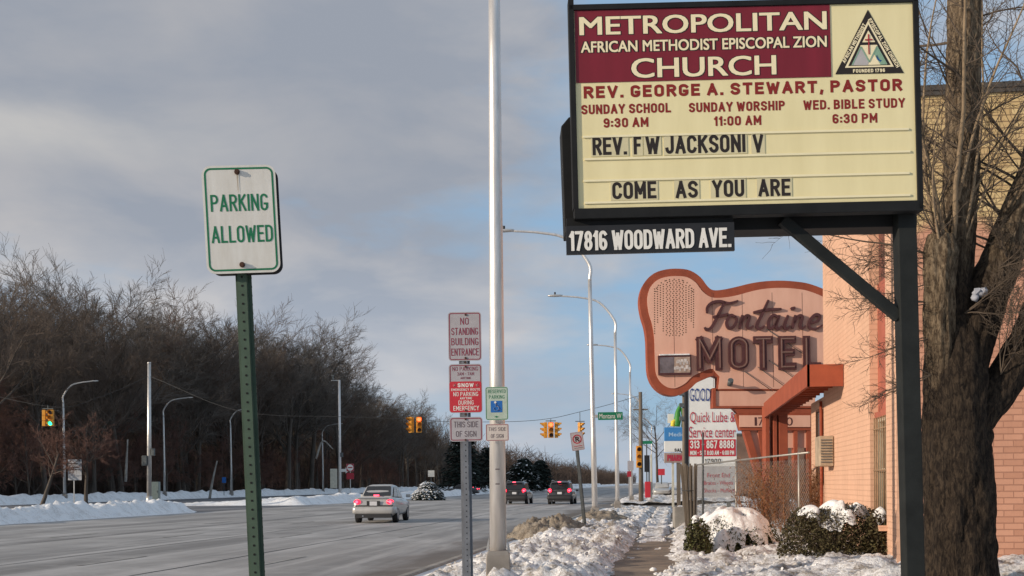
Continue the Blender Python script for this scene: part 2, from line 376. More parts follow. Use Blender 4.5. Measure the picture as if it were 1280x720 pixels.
# block lettering drawn as strokes of even width, so that narrow letters keep their weight
def _arc(cx, cy, rx, ry, a0, a1, n=9): return [(cx+rx*math.cos(R(a0+(a1-a0)*i/n)), cy+ry*math.sin(R(a0+(a1-a0)*i/n))) for i in range(n+1)]
_O = _arc(.25, .77, .25, .23, 0, 180, 10)+_arc(.25, .23, .25, .23, 180, 360, 10)+[(.5, .77)]
_bowl = [(0, 1), (.26, 1)]+_arc(.26, .75, .24, .25, 90, -90, 8)+[(0, .5)]
_S = _arc(.25, .76, .25, .24, 20, 180, 7)+[(.04, .62), (.46, .40)]+_arc(.25, .24, .25, .24, 0, -160, 8)
GL = {'A': (.56, [[(0, 0), (.28, 1), (.56, 0)], [(.10, .30), (.46, .30)]]), 'B': (.5, [[(0, 0), (0, 1), (.24, 1)]+_arc(.24, .76, .22, .24, 90, -90, 6)+[(0, .52)], [(.24, .52)]+_arc(.24, .26, .26, .26, 90, -90, 6)+[(0, 0)]]),
 'C': (.5, [_arc(.25, .76, .25, .24, 12, 180, 8)+_arc(.25, .24, .25, .24, 180, 348, 8)]), 'D': (.5, [[(0, 0), (0, 1), (.2, 1)]+_arc(.22, .72, .28, .28, 90, 0, 5)+_arc(.22, .28, .28, .28, 0, -90, 5)+[(0, 0)]]),
 'E': (.44, [[(.44, 1), (0, 1), (0, 0), (.44, 0)], [(0, .52), (.38, .52)]]), 'F': (.44, [[(.44, 1), (0, 1), (0, 0)], [(0, .52), (.36, .52)]]),
 'G': (.5, [_arc(.25, .78, .25, .22, 22, 180, 8)+_arc(.25, .22, .25, .22, 180, 360, 8)+[(.5, .40), (.30, .40)]]), 'H': (.5, [[(0, 0), (0, 1)], [(.5, 0), (.5, 1)], [(0, .5), (.5, .5)]]),
 'I': (.0, [[(0, 0), (0, 1)]]), 'J': (.42, [[(.42, 1), (.42, .24)]+_arc(.21, .22, .21, .22, 0, -180, 7)]), 'K': (.5, [[(0, 0), (0, 1)], [(.48, 1), (0, .42)], [(.16, .60), (.5, 0)]]), 'L': (.42, [[(0, 1), (0, 0), (.42, 0)]]),
 'M': (.64, [[(0, 0), (0, 1), (.32, .3), (.64, 1), (.64, 0)]]), 'N': (.52, [[(0, 0), (0, 1), (.52, 0), (.52, 1)]]), 'O': (.5, [_O]), 'P': (.5, [[(0, 0)]+_bowl]), 'R': (.5, [[(0, 0)]+_bowl, [(.24, .5), (.5, 0)]]),
 'Q': (.5, [_O, [(.3, .25), (.52, -.02)]]), 'S': (.5, [_S]), 'T': (.5, [[(0, 1), (.5, 1)], [(.25, 1), (.25, 0)]]), 'U': (.5, [[(0, 1), (0, .25)]+_arc(.25, .25, .25, .25, 180, 360, 9)+[(.5, 1)]]), 'V': (.54, [[(0, 1), (.27, 0), (.54, 1)]]),
 'W': (.76, [[(0, 1), (.19, 0), (.38, .85), (.57, 0), (.76, 1)]]), 'X': (.5, [[(0, 0), (.5, 1)], [(0, 1), (.5, 0)]]), 'Y': (.54, [[(0, 1), (.27, .48), (.54, 1)], [(.27, .48), (.27, 0)]]), 'Z': (.48, [[(0, 1), (.48, 1), (0, 0), (.48, 0)]]),
 '0': (.46, [[(x*.92, y) for x, y in _O]]), '1': (.16, [[(0, .8), (.16, 1), (.16, 0)]]), '2': (.46, [_arc(.23, .76, .23, .24, 170, 0, 8)+[(.40, .52), (0, 0), (.46, 0)]]),
 '3': (.46, [_arc(.22, .76, .22, .24, 160, -90, 9), _arc(.22, .26, .24, .26, 90, -160, 9)]), '4': (.5, [[(.38, 0), (.38, 1), (0, .3), (.5, .3)]]), '5': (.46, [[(.44, 1), (.04, 1), (.02, .55)]+_arc(.22, .32, .24, .32, 110, -150, 9)]),
 '6': (.46, [_arc(.23, .78, .23, .22, 30, 180, 7)+[(0, .3)], _arc(.23, .27, .23, .27, 0, 360, 14)]), '7': (.46, [[(0, 1), (.46, 1), (.14, 0)]]), '8': (.46, [_arc(.23, .76, .20, .24, 0, 360, 14), _arc(.23, .26, .23, .26, 0, 360, 14)]),
 '9': (.46, [_arc(.23, .73, .23, .27, 0, 360, 14), [(.46, .7)]+_arc(.23, .22, .23, .22, 0, -150, 7)]), '.': (.02, [[(0, 0), (.02, 0)]]), ',': (.04, [[(.04, .03), (0, -.2)]]), ':': (.02, [[(0, .12), (.02, .12)], [(0, .62), (.02, .62)]]), '-': (.3, [[(0, .5), (.3, .5)]]),
 '&': (.56, [[(.56, 0), (.12, .72)]+_arc(.26, .8, .16, .2, 200, -30, 8)+[(.06, .36)]+_arc(.2, .22, .2, .22, 150, 330, 8)+[(.54, .45)]])}
def stroke_text(s, w, h, th, depth=0, gap=.20, eps=.0003):
    """s set in a box w wide and h high with strokes th wide"""
    th_u = th/h; x = 0; runs = []
    for ch in s:
        if ch == ' ': x += .34; continue
        gw, st = GL[ch]; runs.append((x, st)); x += gw+gap+th_u*.9
    x -= gap+th_u*.9; kx = (w-th)/max(x, .02); kz = h-th; b = MB(); ci = 0
    for x0, st in runs:
        todo = []
        for pl in st:
            pts = [Vector(((x0+px)*kx+th/2-w/2, py*kz+th/2-h/2)) for px, py in pl]
            q = [pts[0]]
            for p in pts[1:]:
                if (p-q[-1]).length > 1e-5: q.append(p)
            parts = [[q[0]]]                             # a sharp corner ends one stroke and starts the next
            for i in range(1, len(q)):
                parts[-1].append(q[i])
                if i < len(q)-1 and (q[i]-q[i-1]).normalized().dot((q[i+1]-q[i]).normalized()) < .25: parts.append([q[i]])
            if len(parts) > 1 and (q[0]-q[-1]).length < 1e-4: pass
            todo += parts
        for q in todo:
            n = len(q); ci += 1; yo = -(ci % 5)*eps
            if n < 2: continue
            closed = (q[0]-q[-1]).length < 1e-4; L_, R_ = [], []
            for i in range(n):
                a = q[i]-q[i-1] if i else (q[0]-q[-2] if closed else q[1]-q[0]); c = q[i+1]-q[i] if i < n-1 else (q[1]-q[0] if closed else q[-1]-q[-2])
                a, c = a.normalized(), c.normalized(); nn = Vector((-a.y-c.y, a.x+c.x))
                nn = nn.normalized() if nn.length > .05 else Vector((-a.y, a.x)); m_ = min(1.25, 1/max(.2, nn.dot(Vector((-a.y, a.x)))))
                e = Vector((0, 0))
                if not closed and i == 0: e = -c*th*.5
                if not closed and i == n-1: e = a*th*.5
                L_.append(q[i]+nn*th/2*m_+e); R_.append(q[i]-nn*th/2*m_+e)
            base = len(b.v)
            for l, r in zip(L_, R_): b.v += [(l.x, yo, l.y), (r.x, yo, r.y)]+([(l.x, yo+depth, l.y), (r.x, yo+depth, r.y)] if depth else [])
            k_ = 4 if depth else 2
            for i in range(n-1):
                o = base+i*k_; b.f.append((o, o+1, o+k_+1, o+k_)); b.sm.append(False)
                if depth: b.f += [(o, o+k_, o+k_+2, o+2), (o+1, o+3, o+k_+3, o+k_+1)]; b.sm += [False]*2
            if depth and not closed: o = base+(n-1)*k_; b.f += [(base, base+2, base+3, base+1), (o, o+1, o+3, o+2)]; b.sm += [False]*2
    me = bpy.data.meshes.new('lettering'); me.from_pydata(b.v, [], b.f); return me
def text_mesh(s, w, h, depth=0, bold=0, shear=0, spacing=1.0):
    cu = bpy.data.curves.new('t', 'FONT'); cu.body = s; cu.extrude = depth; cu.offset = bold; cu.shear = shear; cu.space_character = spacing
    cu.resolution_u = 4
    o = bpy.data.objects.new('t', cu); C.objects.link(o)
    dg = bpy.context.evaluated_depsgraph_get(); me = bpy.data.meshes.new_from_object(o.evaluated_get(dg))
    bpy.data.objects.remove(o); bpy.data.curves.remove(cu)
    xs = [v.co.x for v in me.vertices]; ys = [v.co.y for v in me.vertices]
    if not xs: return me
    cx, cy = (min(xs)+max(xs))/2, (min(ys)+max(ys))/2
    kx, ky = w/(max(xs)-min(xs)), h/(max(ys)-min(ys))
    for v in me.vertices:
        x, y, z = v.co; v.co = ((x-cx)*kx, -z, (y-cy)*ky)
    return me
def letters(parent, s, px, m, y=-.004, name='lettering', scale=None, depth=0, bold=.02, spacing=1.0, D=None, shear=0, rot=0, th=None):
    """px = centre x, centre y, width, height in photo pixels at the sign's own depth D"""
    cx, cy, w, h = px; k = D/F_PX
    me = stroke_text(s, w*k, h*k, th*k, depth, eps=.00008*max(1, D/8)) if th else text_mesh(s, w*k, h*k, depth, bold, shear, spacing)
    me.materials.append(m); me.name = name
    o = bpy.data.objects.new(name, me); C.objects.link(o); o.parent = parent
    l = wm(parent).inverted() @ P(cx, cy, D); o.location = (l.x, y-depth, l.z); o.rotation_euler = (0, R(-rot), 0)
    return o
def letters_m(parent, s, x, z, w, h, m, y=-.004, name='lettering', depth=0, bold=.02, spacing=1.0):
    me = text_mesh(s, w, h, depth, bold, 0, spacing); me.materials.append(m); me.name = name
    o = bpy.data.objects.new(name, me); C.objects.link(o); o.parent = parent; o.location = (x, y-depth, z); return o

# ================================================================== SETTING
def sheet(name, x0, x1, y0, y1, z, m, kind='structure', nx=1, ny=1):
    b = MB(); b.add([(x0, y0, z), (x1, y0, z), (x1, y1, z), (x0, y1, z)], [(0, 1, 2, 3)])
    o = b.build(name, m); o['kind'] = kind; return o
sheet('ground', -5000, 5000, -300, 9000, -.03, M['ground'])
KX = -4.3                                                # kerb line
sheet('road', -27.2, KX, -60, 3000, 0, M['asphalt_road'])
sheet('opposite_road', -56, -40, -60, 3000, 0, M['asphalt_far'])
sheet('crossover_road', -40.2, -27, 66, 90, .004, M['asphalt_far'])
sheet('side_road', KX-.2, 60, 69, 81, .004, M['asphalt_road'])
k = MB()
for y0, y1 in ((-60, 69), (81, 700)): k.box((KX+.075, (y0+y1)/2, .05), (.15, y1-y0, .16))
tag(k.build('kerb', M['kerb'], bevel=.02), kind='structure')
for y0, y1 in ((-60, 69.5), (80.5, 900)): pass
sheet('verge', KX+.15, 40, -60, 69, .085, M['ground'])
sheet('verge', KX+.15, 40, 81, 900, .085, M['ground'])
# pavement slabs with joints
b = MB(); y = -5
while y < 68: b.box((-.6, y+.74, .06), (1.55, 1.48, .125)); y += 1.495
tag(b.build('sidewalk', M['concrete'], bevel=.006), kind='structure')
# joints and worn lane marks
b = MB()
for X, w in ((-9.3, .07), (-13.2, .05), (-17.6, .05)):
    pts = []; y = 5
    while y < 260:
        o = .05*noise.noise((X, y*.35, 0))+.03*noise.noise((X, y*1.7, 3)); ww = w*(.6+.8*abs(noise.noise((X+9, y*.5, 1))))
        pts.append((X+o-ww/2, X+o+ww/2, y)); y += .7
    n = len(b.v)
    for a, c, y in pts: b.v += [(a, y, .004), (c, y, .004)]
    for i in range(len(pts)-1):
        b.f.append((n+2*i, n+2*i+1, n+2*i+3, n+2*i+2)); b.sm.append(False)
for y in (33.5, 39.2, 47, 58): b.add([(KX-.4, y, .0045), (-26.5, y+.3, .0045), (-26.5, y+.34, .0045), (KX-.4, y+.04, .0045)], [(0, 1, 2, 3)])
tag(b.build('road_joints', M['crack'], fix=False), kind='structure')
b = MB()
for X in (-8.0, -11.6, -15.2, -18.8):
    y = 22
    while y < 400:
        if not 68 < y < 84: b.add([(X, y, .008), (X+.12, y, .008), (X+.12, y+3, .008), (X, y+3, .008)], [(0, 1, 2, 3)])
        y += 12
b.add([(-24.5, 68.2, .008), (KX-.6, 68.2, .008), (KX-.6, 68.7, .008), (-24.5, 68.7, .008)], [(0, 1, 2, 3)])
tag(b.build('road_markings', M['lane_paint'], fix=False), kind='structure')

def fbm(x, y, s, o=4, seed=0):
    return noise.fractal((x*s, y*s, seed), .9, 2.1, o)
def billow(x, y, s, seed=0):
    return abs(noise.noise((x*s, y*s, seed)))+.5*abs(noise.noise((x*s*2.3, y*s*2.3, seed+5)))+.25*abs(noise.noise((x*s*5, y*s*5, seed+9)))
def field(name, xs, ys, h, m, kind='structure'):
    b = MB(); nx = len(xs)
    for y in ys:
        for x in xs: b.v.append((x, y, h(x, y)))
    for j in range(len(ys)-1):
        for i in range(nx-1):
            q = j*nx+i; z = (b.v[q][2], b.v[q+1][2], b.v[q+nx][2], b.v[q+nx+1][2])
            if max(z) < -.02: continue
            b.f.append((q, q+1, q+nx+1, q+nx)); b.sm.append(True)
    return tag(b.build(name, m, fix=False), kind=kind)
def arange(a, b, st):
    out = [a]
    while out[-1] < b: out.append(out[-1]+st)
    return out
ys = [10.0]
while ys[-1] < 69.5: ys.append(ys[-1]+max(.05, ys[-1]*.0032))
def path_edge(y): return (-.93+.20*noise.noise((y*.45, 1, 0))+.10*noise.noise((y*1.9, 4, 0)), -.28+.2*noise.noise((y*.4, 7, 0))+.10*noise.noise((y*1.9, 8, 0)))
def verge_h(x, y):
    lo, hi = path_edge(y)
    if x < lo:
        edge = -3.95+.45*noise.noise((y*.5, 3, 2))
        a = sm(edge, edge+.9, x)*sm(lo+.12, lo-.5, x)
        h = .09+a*(.15+.17*fbm(x, y, .6, 3, 1))+(.15+.85*a)*(.24*billow(x, y, 1.9, 2)-.06+.10*billow(x, y, 6, 4)-.05)
        if x < edge+.05: h -= .5*sm(edge+.05, edge-.25, x)
        h -= .22*sm(lo-.12, lo+.05, x)
        h *= lerp(1, .8, sm(45, 65, y))
    elif x > hi:
        a = sm(hi-.12, hi+.55, x)
        h = .04+a*(.16+.12*fbm(x, y, .6, 3, 5))+a*(.16*billow(x, y, 1.8, 6)+.07*billow(x, y, 6, 3)-.05)
        h += .10*sm(1.0, 3, x)
    else: h = .04
    if lo <= x <= hi: h = .085+.12*fbm(x, y, .9, 4, 8)-.05*(1-abs(2*(x-lo)/(hi-lo)-1))-.02*sm(27, 24, y)+.10*sm(27, 33, y)+.05*sm(26, 40, y)*billow(x, y, 4, 3)
    return h*lerp(1, .3, sm(66, 69, y))+(-.2*sm(68.3, 69.3, y))
field('verge_snow', arange(-4.7, 7, .06), ys, verge_h, M['snow_verge'])
ys2 = arange(81, 140, .35)+arange(141, 420, 1.4)
field('far_verge_snow', arange(-4.5, 5, .22), ys2, lambda x, y: -.1*sm(-4.1, -4.5, x)+sm(-4.5, -3.6, x)*(.10+.32*billow(x, y, .9, 2)+.12*fbm(x, y, .3, 3))-.12*math.exp(-((x+.6)/.5)**2)+sm(80.5, 83, y)*.1, M['snow_verge'])
# loose chunks thrown up by the plough and the shovel
b = MB()
def chunk(b, c, r, rg):
    vs = [Vector(v) for v in ((0, 0, 1), (.9, 0, .3), (.28, .85, .3), (-.72, .53, .3), (-.72, -.53, .3), (.28, -.85, .3), (.72, .53, -.4), (-.28, .85, -.4), (-.9, 0, -.4), (-.28, -.85, -.4), (.72, -.53, -.4), (0, 0, -1))]
    fs = [(0, 1, 2), (0, 2, 3), (0, 3, 4), (0, 4, 5), (0, 5, 1), (1, 6, 2), (2, 7, 3), (3, 8, 4), (4, 9, 5), (5, 10, 1), (2, 6, 7), (3, 7, 8), (4, 8, 9), (5, 9, 10), (1, 10, 6), (11, 7, 6), (11, 8, 7), (11, 9, 8), (11, 10, 9), (11, 6, 10)]
    q = Matrix.Rotation(rg.random()*6, 3, 'Z') @ Matrix.Rotation(rg.random()*3, 3, 'X')
    sc = Vector((1, rg.uniform(.6, 1), rg.uniform(.5, .9)))
    b.add([q @ Vector((v.x*sc.x, v.y*sc.y, v.z*sc.z))*r*rg.uniform(.75, 1.2)+Vector(c) for v in vs], fs, rg.random() < .5)
rg = random.Random(3)
for i in range(1700):
    y = 18+34*rg.random()**1.6; lo, hi = path_edge(y)
    x = rg.uniform(-4.2, lo+.15) if rg.random() < .68 else rg.uniform(hi-.15, 2.2)
    chunk(b, (x, y, verge_h(x, y)+.01), rg.choice((.02, .03, .03, .04, .05, .035, .07)), rg)
tag(b.build('snow_lumps', M['snow_verge'], fix=False), kind='stuff', label='loose lumps of snow scattered over the verge beside the path')
# snow on the wide median and beyond the opposite road
def med_h(x, y):
    e = -27.3+.9*noise.noise((y*.13, 2, 0))+.4*noise.noise((y*.6, 5, 0))
    a = sm(e+.1, e-1.1, x); a2 = sm(-40.6, -39.4, x)
    end = sm(68.5, 65.5, y) if y < 78 else sm(86, 89.5, y)
    ridge = math.exp(-((x-e+1.3)/1.0)**2)*(.34+.22*noise.noise((y*.4, 0, 4)))
    return -.05+min(a, a2 if x < -34 else 1)*end*(.20+ridge+.28*billow(x, y, .55, 3)+.24*billow(x, y, 2.2, 6)+.10*billow(x, y, 6, 2)-.06)*(1 if x > -33 else lerp(.45, 1, sm(-37, -33, x)))
field('median_snow', arange(-41.5, -26, .14), arange(40, 70, .16), med_h, M['snow'])
field('median_snow', arange(-41.5, -26, .33), arange(85, 200, .4)+arange(201, 700, 3), med_h, M['snow'])
field('woodland_edge_snow', arange(-64, -55, .3), arange(70, 260, .5)+arange(261, 900, 4),
      lambda x, y: -.06+sm(-55.4, -56.6, x)*(.25+.45*math.exp(-((x+57.2)/.9)**2)+.45*billow(x, y, .5, 8)), M['snow'])

# ================================================================== MOTEL BUILDING
WX, WY0, WY1, WH = 3.4, 19.3, 28.5, 7.5
bld = thing('motel_building', 'salmon painted brick motel building with yellow brick upper gable on the right', 'building', (WX, WY0, 0))
def bpart(name, m, b, bevel=0): return b.build(name, m, bld, bevel)
# street face around the window recess (local y runs along the street)
def yy(px):                                              # local y on the street face seen at pixel column px
    lo_, hi_ = 0.0, 60.0
    for _ in range(50):
        mid = (lo_+hi_)/2; q = CM.inverted() @ Vector((WX, WY0+mid, 1.5)); xx = PX0+F_PX*q.x/-q.z
        if xx > px: lo_ = mid
        else: hi_ = mid
    return lo_
def zz(py, px):
    q = CM.inverted() @ Vector((WX, WY0+yy(px), 1.55)); d = -q.z
    return P(px, py, d).z
ya, yb = yy(1108), yy(1088)
zt, zs = zz(520, 1098), zz(655, 1098)
WL = WY1-WY0
b = MB()
b.box((.15, ya/2, WH/2), (.3, ya, WH)); b.box((.15, (yb+WL)/2, WH/2), (.3, WL-yb, WH))
b.box((.15, (ya+yb)/2, zs/2), (.3, yb-ya, zs)); b.box((.15, (ya+yb)/2, (7.2+WH)/2), (.3, yb-ya, WH-7.2))
bpart('street_wall', M['brickY'], b)
b = MB(); b.box((7.3, .15, WH/2), (13.99, .3, WH)); bpart('gable_wall', M['brickX'], b)
b = MB(); b.box((7.3, WL-.15, WH/2), (13.99, .3, WH)); b.box((14.4, WL/2, WH/2), (.3, WL, WH)); bpart('rear_wall', M['brickX'], b)
b = MB(); b.box((7.2, WL/2, WH+.05), (14.5, WL+.1, .1)); bpart('roof', M['roof_edge'], b)
b = MB(); b.box((7.2, -.02, WH+.11), (14.6, .10, .09)); b.box((-.02, WL/2, WH+.11), (.10, WL+.1, .09)); bpart('roof_coping', M['roof_edge'], b, .01)
b = MB(); b.box((.17, (ya+yb)/2, (zt+5.0)/2), (.06, yb-ya, 5.0-zt)); b.box((.13, (ya+yb)/2, zt+.05), (.1, yb-ya, .1)); bpart('spandrel_panel', M['red_panel'], b)
b = MB(); b.box((.20, (ya+yb)/2, 6.1), (.06, yb-ya, 2.2)); bpart('upper_spandrel_panel', M['red_panel_old'], b)
b = MB(); b.box((.24, (ya+yb)/2, (zt+zs)/2), (.03, yb-ya, zt-zs)); win = bpart('window', M['glass_dirty'], b)
b = MB()
for y in (ya+.04, yb-.04, (ya+yb)/2): b.box((.16, y, (zt+zs)/2), (.08, .06, zt-zs))
for z in (zs+.04, (zs+zt)/2, zt-.04): b.box((.16, (ya+yb)/2, z), (.078, yb-ya-.02, .06))
b.build('window_frame', M['ivory'], win)
b = MB(); n = 9
for i in range(n): b.cyl((.06, lerp(ya+.08, yb-.08, i/(n-1)), zs), (.06, lerp(ya+.08, yb-.08, i/(n-1)), zt), .011, 6)
for z in (zs+.15, (zs+zt)/2, zt-.2): b.bar((.06, ya, z), (.06, yb, z), .02, .02)
b.build('window_bars', mat('tan_window_bars', (.30, .19, .11), .6, 0, .3, 9), win)
b = MB(); b.box((-.03, (ya+yb)/2, zs-.04), (.2, yb-ya+.16, .09)); bpart('window_sill', M['brickY'], b)
# single storey continuation with a window and an air conditioner
b = MB(); b.box((.14, WL+1.3, 1.75), (.28, 2.6, 3.5)); bpart('low_wall', M['brickY'], b)
b = MB(); b.box((-.02, WL+.5, 2.35), (.05, .7, 1.7)); w2 = bpart('window', M['glass_dirty'], b)
b = MB()
for y in (WL+.12, WL+.88): b.box((-.05, y, 2.35), (.06, .06, 1.76))
for z in (1.49, 3.21): b.box((-.05, WL+.5, z), (.062, .7, .06))
b.build('window_frame', M['rust'], w2)
ac = MB(); AY = yy(1040); ac.box((-.16, AY, 2.2), (.30, .85, .66)); ao = bpart('air_conditioner', mat('dusty_tan_metal', (.40, .31, .22), .6, 0, .3, 5), ac, .02)
b = MB()
for i in range(9): b.box((-.16, AY-.435, 1.96+i*.06), (.24, .02, .02))
b.build('grille', M['darksteel'], ao)
b = MB(); b.cyl((-.06, WL+.02, 0.2), (-.06, WL+.02, 3.4), .035, 8); bpart('downpipe', M['coral'], b)
# canopy over the entrance
CY0, CY1, CXW, CZ0, CZ1 = 25.1-WY0, 37.2-WY0, -.74, 3.48, 3.93
b = MB()
b.box((CXW+.03, (CY0+CY1)/2, (CZ0+CZ1)/2), (.06, CY1-CY0, CZ1-CZ0))
b.box((CXW/2, CY0+.03, (CZ0+CZ1)/2), (-CXW-.02, .06, CZ1-CZ0)); b.box((CXW/2, (CY0+CY1)/2, CZ1-.03), (-CXW-.1, CY1-CY0-.1, .05))
can = bpart('canopy', M['coral'], b)
y = CY0+.5
while y < CY1: b = MB(); b.box((CXW/2, y, CZ0+.16), (-CXW-.15, .07, .2)); b.build('canopy_rafter', M['coral'], can); y += .75
# chimney on the roof
b = MB(); b.box((2.1, 4.6, WH+.35), (.30, .3, .9)); bpart('roof_vent', M['ivory'], b)

# ------------------------------------------------------------------ motel pylon sign
MD = 38.0
mc = P(915, 604, MD)
ms = thing('motel_sign', 'salmon and coral motel sign shaped like a painter palette above the canopy', 'sign', (mc.x, mc.y, 0), YAW, tilt=-.6)
Mi = wm(ms).inverted()
def ml(cx, cy):                                          # crop coordinates of the sign to its own x,z
    v = Mi @ P(780+cx/3.6, 320+cy/3.6, MD); return Vector((v.x, v.z))
outl = [(250, 57), (300, 66), (345, 96), (375, 135), (400, 153), (440, 152), (500, 140), (570, 123), (640, 113), (720, 111), (800, 118), (850, 130), (905, 152), (960, 185), (995, 240), (1005, 320), (1000, 430), (985, 605), (700, 605), (422, 605), (421, 546), (402, 538), (365, 552), (325, 572), (295, 600), (250, 624), (210, 628), (170, 616), (132, 582), (110, 530), (105, 450), (103, 380), (95, 320), (80, 270), (70, 210), (75, 160), (95, 115), (135, 78), (190, 60)]
ins = [34, 34, 33, 33, 34, 36, 38, 36, 34, 33, 33, 33, 33, 33, 33, 33, 30, 10, 7, 7, 9, 30, 34, 34, 33, 33, 33, 34, 34, 33, 33, 33, 33, 33, 34, 34, 34, 34, 34]
o2 = [ml(*p) for p in outl]
def smooth_closed(pts, hard):
    out = []; n = len(pts)
    for i in range(n):
        a, b_, c, d = pts[i-1], pts[i], pts[(i+1) % n], pts[(i+2) % n]
        out.append(b_)
        if i in hard or (i+1) % n in hard: continue
        for t in (.33, .66): out.append(.5*((2*b_)+(c-a)*t+(2*a-5*b_+4*c-d)*t*t+(3*b_-a-3*c+d)*t**3))
    return out
inn = []
n = len(outl)
for i in range(n):
    a, c = Vector(outl[i-1]), Vector(outl[(i+1) % n]); t = (c-a).normalized(); nrm = Vector((-t.y, t.x))
    inn.append(ml(*(Vector(outl[i])+nrm*ins[i])))
hard = {17, 18, 19, 20}
so, si = smooth_closed(o2, hard), smooth_closed(inn, hard)
b = MB(); b.prism(so, 0, .55); b.build('sign_rim', M['coral'], ms)
b = MB(); b.prism(si, -.02, .02); b.build('sign_face', M['salmon'], ms)
b = MB(); b.prism([(-x, z) for x, z in so][:0] or si, .53, .57); b.build('sign_face', M['salmon'], ms)
k = MD/F_PX
# bulb sockets in an arch of rows
b = MB()
def dot(x, y, r=.021):
    v = ml(x, y); vs = [(v.x+r*math.cos(a), -.024, v.y+r*math.sin(a)) for a in [i*math.pi/3 for i in range(6)]]; DOTS.append(vs)
DOTS = []
for c in range(6):
    x = 190+c*14.5
    for r in range(27): dot(x+(4 if r % 2 else 0), 112+r*9.4 - (0 if c in (2, 3) else 5*(c-2.5)**2*.2-5))
for c, (x, e) in enumerate(((137, 350), (150, 300), (163, 280), (176, 345), (278, 345), (291, 280), (302, 300), (312, 330))):
    y = 118+abs(225-x)**2*.004+ (0 if x < 200 else 4)
    while y < e: dot(x, y); y += 10.5
for i in range(13):
    a = math.pi*(1-i/12); dot(225+82*math.cos(a), 160-55*math.sin(a))
me0 = None
for i, vs in enumerate(DOTS):
    if i < 100:
        if me0 is None:
            bb = MB(); c0 = vs[0][0]-.021, vs[0][2]; bb.add([(x-c0[0], y, z-c0[1]) for x, y, z in vs], [tuple(range(6))]); o = bb.build('bulb_socket', M['bulb'], ms); me0 = o.data
        else: o = bpy.data.objects.new('bulb_socket', me0); C.objects.link(o); o.parent = ms
        o.location = (vs[0][0]-.021, 0, vs[0][2])
    else: b.add(vs, [tuple(range(6))])
b.build('bulb_sockets', M['bulb'], ms, fix=False)['kind'] = 'stuff'
b = MB()
for x in (222, 395, 530, 665, 800):
    a_, c_ = ml(x, 200 if x < 300 else 165), ml(x, 590)
    b.box((a_.x, -.0215, (a_.y+c_.y)/2), (.012, .003, abs(a_.y-c_.y)))
b.build('panel_seams', M['channel_in'], ms)
# small light box with faded lettering
v0, v1 = ml(153, 537), ml(300, 447)
b = MB(); cx, cz = (v0.x+v1.x)/2, (v0.y+v1.y)/2; w, h = v1.x-v0.x, v1.y-v0.y
b.box((cx, -.07, cz), (w, .10, h)); vb = b.build('vacancy_box', M['channel'], ms)
b = MB(); b.box((cx+w*.22, -.125, cz), (w*.48, .01, h-.12)); b.build('box_panel', mat('faded_grey_panel', (.50, .38, .30), .4, 0, .5, 7, col2=(.24, .17, .14)), vb); b = MB(); b.box((cx-w*.24, -.125, cz), (w*.43, .01, h-.12)); b.build('box_reflection', mat('reflection_grey', (.13, .12, .14), .15, 0, .4, 5, spec=.6), vb)  # the dark left half paints a bluish reflection as a panel colour
b = MB()
for zf, ww in ((.15, .55), (-.17, .8)):
    n = 7
    for i in range(n):
        x = cx+w*.22+(i/(n-1)-.5)*w*ww*.55; b.box((x, -.134, cz+zf*h+.04*math.sin(i*9)), (.055+.03*(i % 2), .006, h*.2*(.7+.3*(i % 3)/2)))
b.build('faded_letters', mat('pale_faded_letters', (.58, .53, .50), .5, 0, .3, 9), vb)
b = MB(); b.box((cx, -.09, cz+h/2+.02), (w*.9, .13, .04)); b.build('snow_ledge', M['snow'], vb)
# channel letters
for s, x0, x1 in (('M', 325, 440), ('O', 468, 560), ('T', 580, 667), ('E', 692, 772), ('L', 803, 882)):
    cx_, cy_ = 780+(x0+x1)/2/3.6, 320+(440+ -(x0-325)*.008)/3.6
    lo_ = letters(ms, s, (cx_, cy_, (x1-x0)/3.6, 42), M['channel'], -.02, 'channel_letter', depth=.10, th=8.8, D=MD)
    me = stroke_text(s, ((x1-x0)/3.6-4)*k, 38*k, 3.2*k, 0, eps=.002); me.materials.append(M['channel_in'])
    q = bpy.data.objects.new('letter_face', me); C.objects.link(q); q.parent = lo_; q.location = (0, -.012, 0)
    me = stroke_text(s, ((x1-x0)/3.6-6)*k, 36*k, .024, 0, eps=.002); me.materials.append(M['neon'])
    q = bpy.data.objects.new('neon_tube', me); C.objects.link(q); q.parent = lo_; q.location = (0, -.035, 0)
# script lettering as thick brush strokes with depth
def stroke(b, pts, w0, w1, y0=-.11, y1=-.02):
    sp_ = spline([Vector((*p, 0)) for p in pts], 7); n = len(sp_)
    for yv, flip in ((y0, 0),):
        base = len(b.v)
        for i, p in enumerate(sp_):
            t = (sp_[min(i+1, n-1)]-sp_[max(i-1, 0)]).normalized(); nr = Vector((-t.y, t.x, 0)); ww = lerp(w0, w1, i/(n-1))/2*(.55+.45*math.sin(math.pi*min(1, max(0, (i+2)/(n+3)))))
            for sgn in (1, -1):
                v = ml(p.x+nr.x*ww*sgn, p.y+nr.y*ww*sgn)
                b.v.append((v.x, y0, v.y)); b.v.append((v.x, y1, v.y))
        for i in range(n-1):
            q = base+4*i
            for a, c in ((0, 2), (3, 1), (1, 0), (2, 3)): b.f.append((q+a, q+c, q+4+c, q+4+a)); b.sm.append(False)
        b.f += [(base, base+1, base+3, base+2), (base+4*n-4, base+4*n-2, base+4*n-1, base+4*n-3)]; b.sm += [False]*2
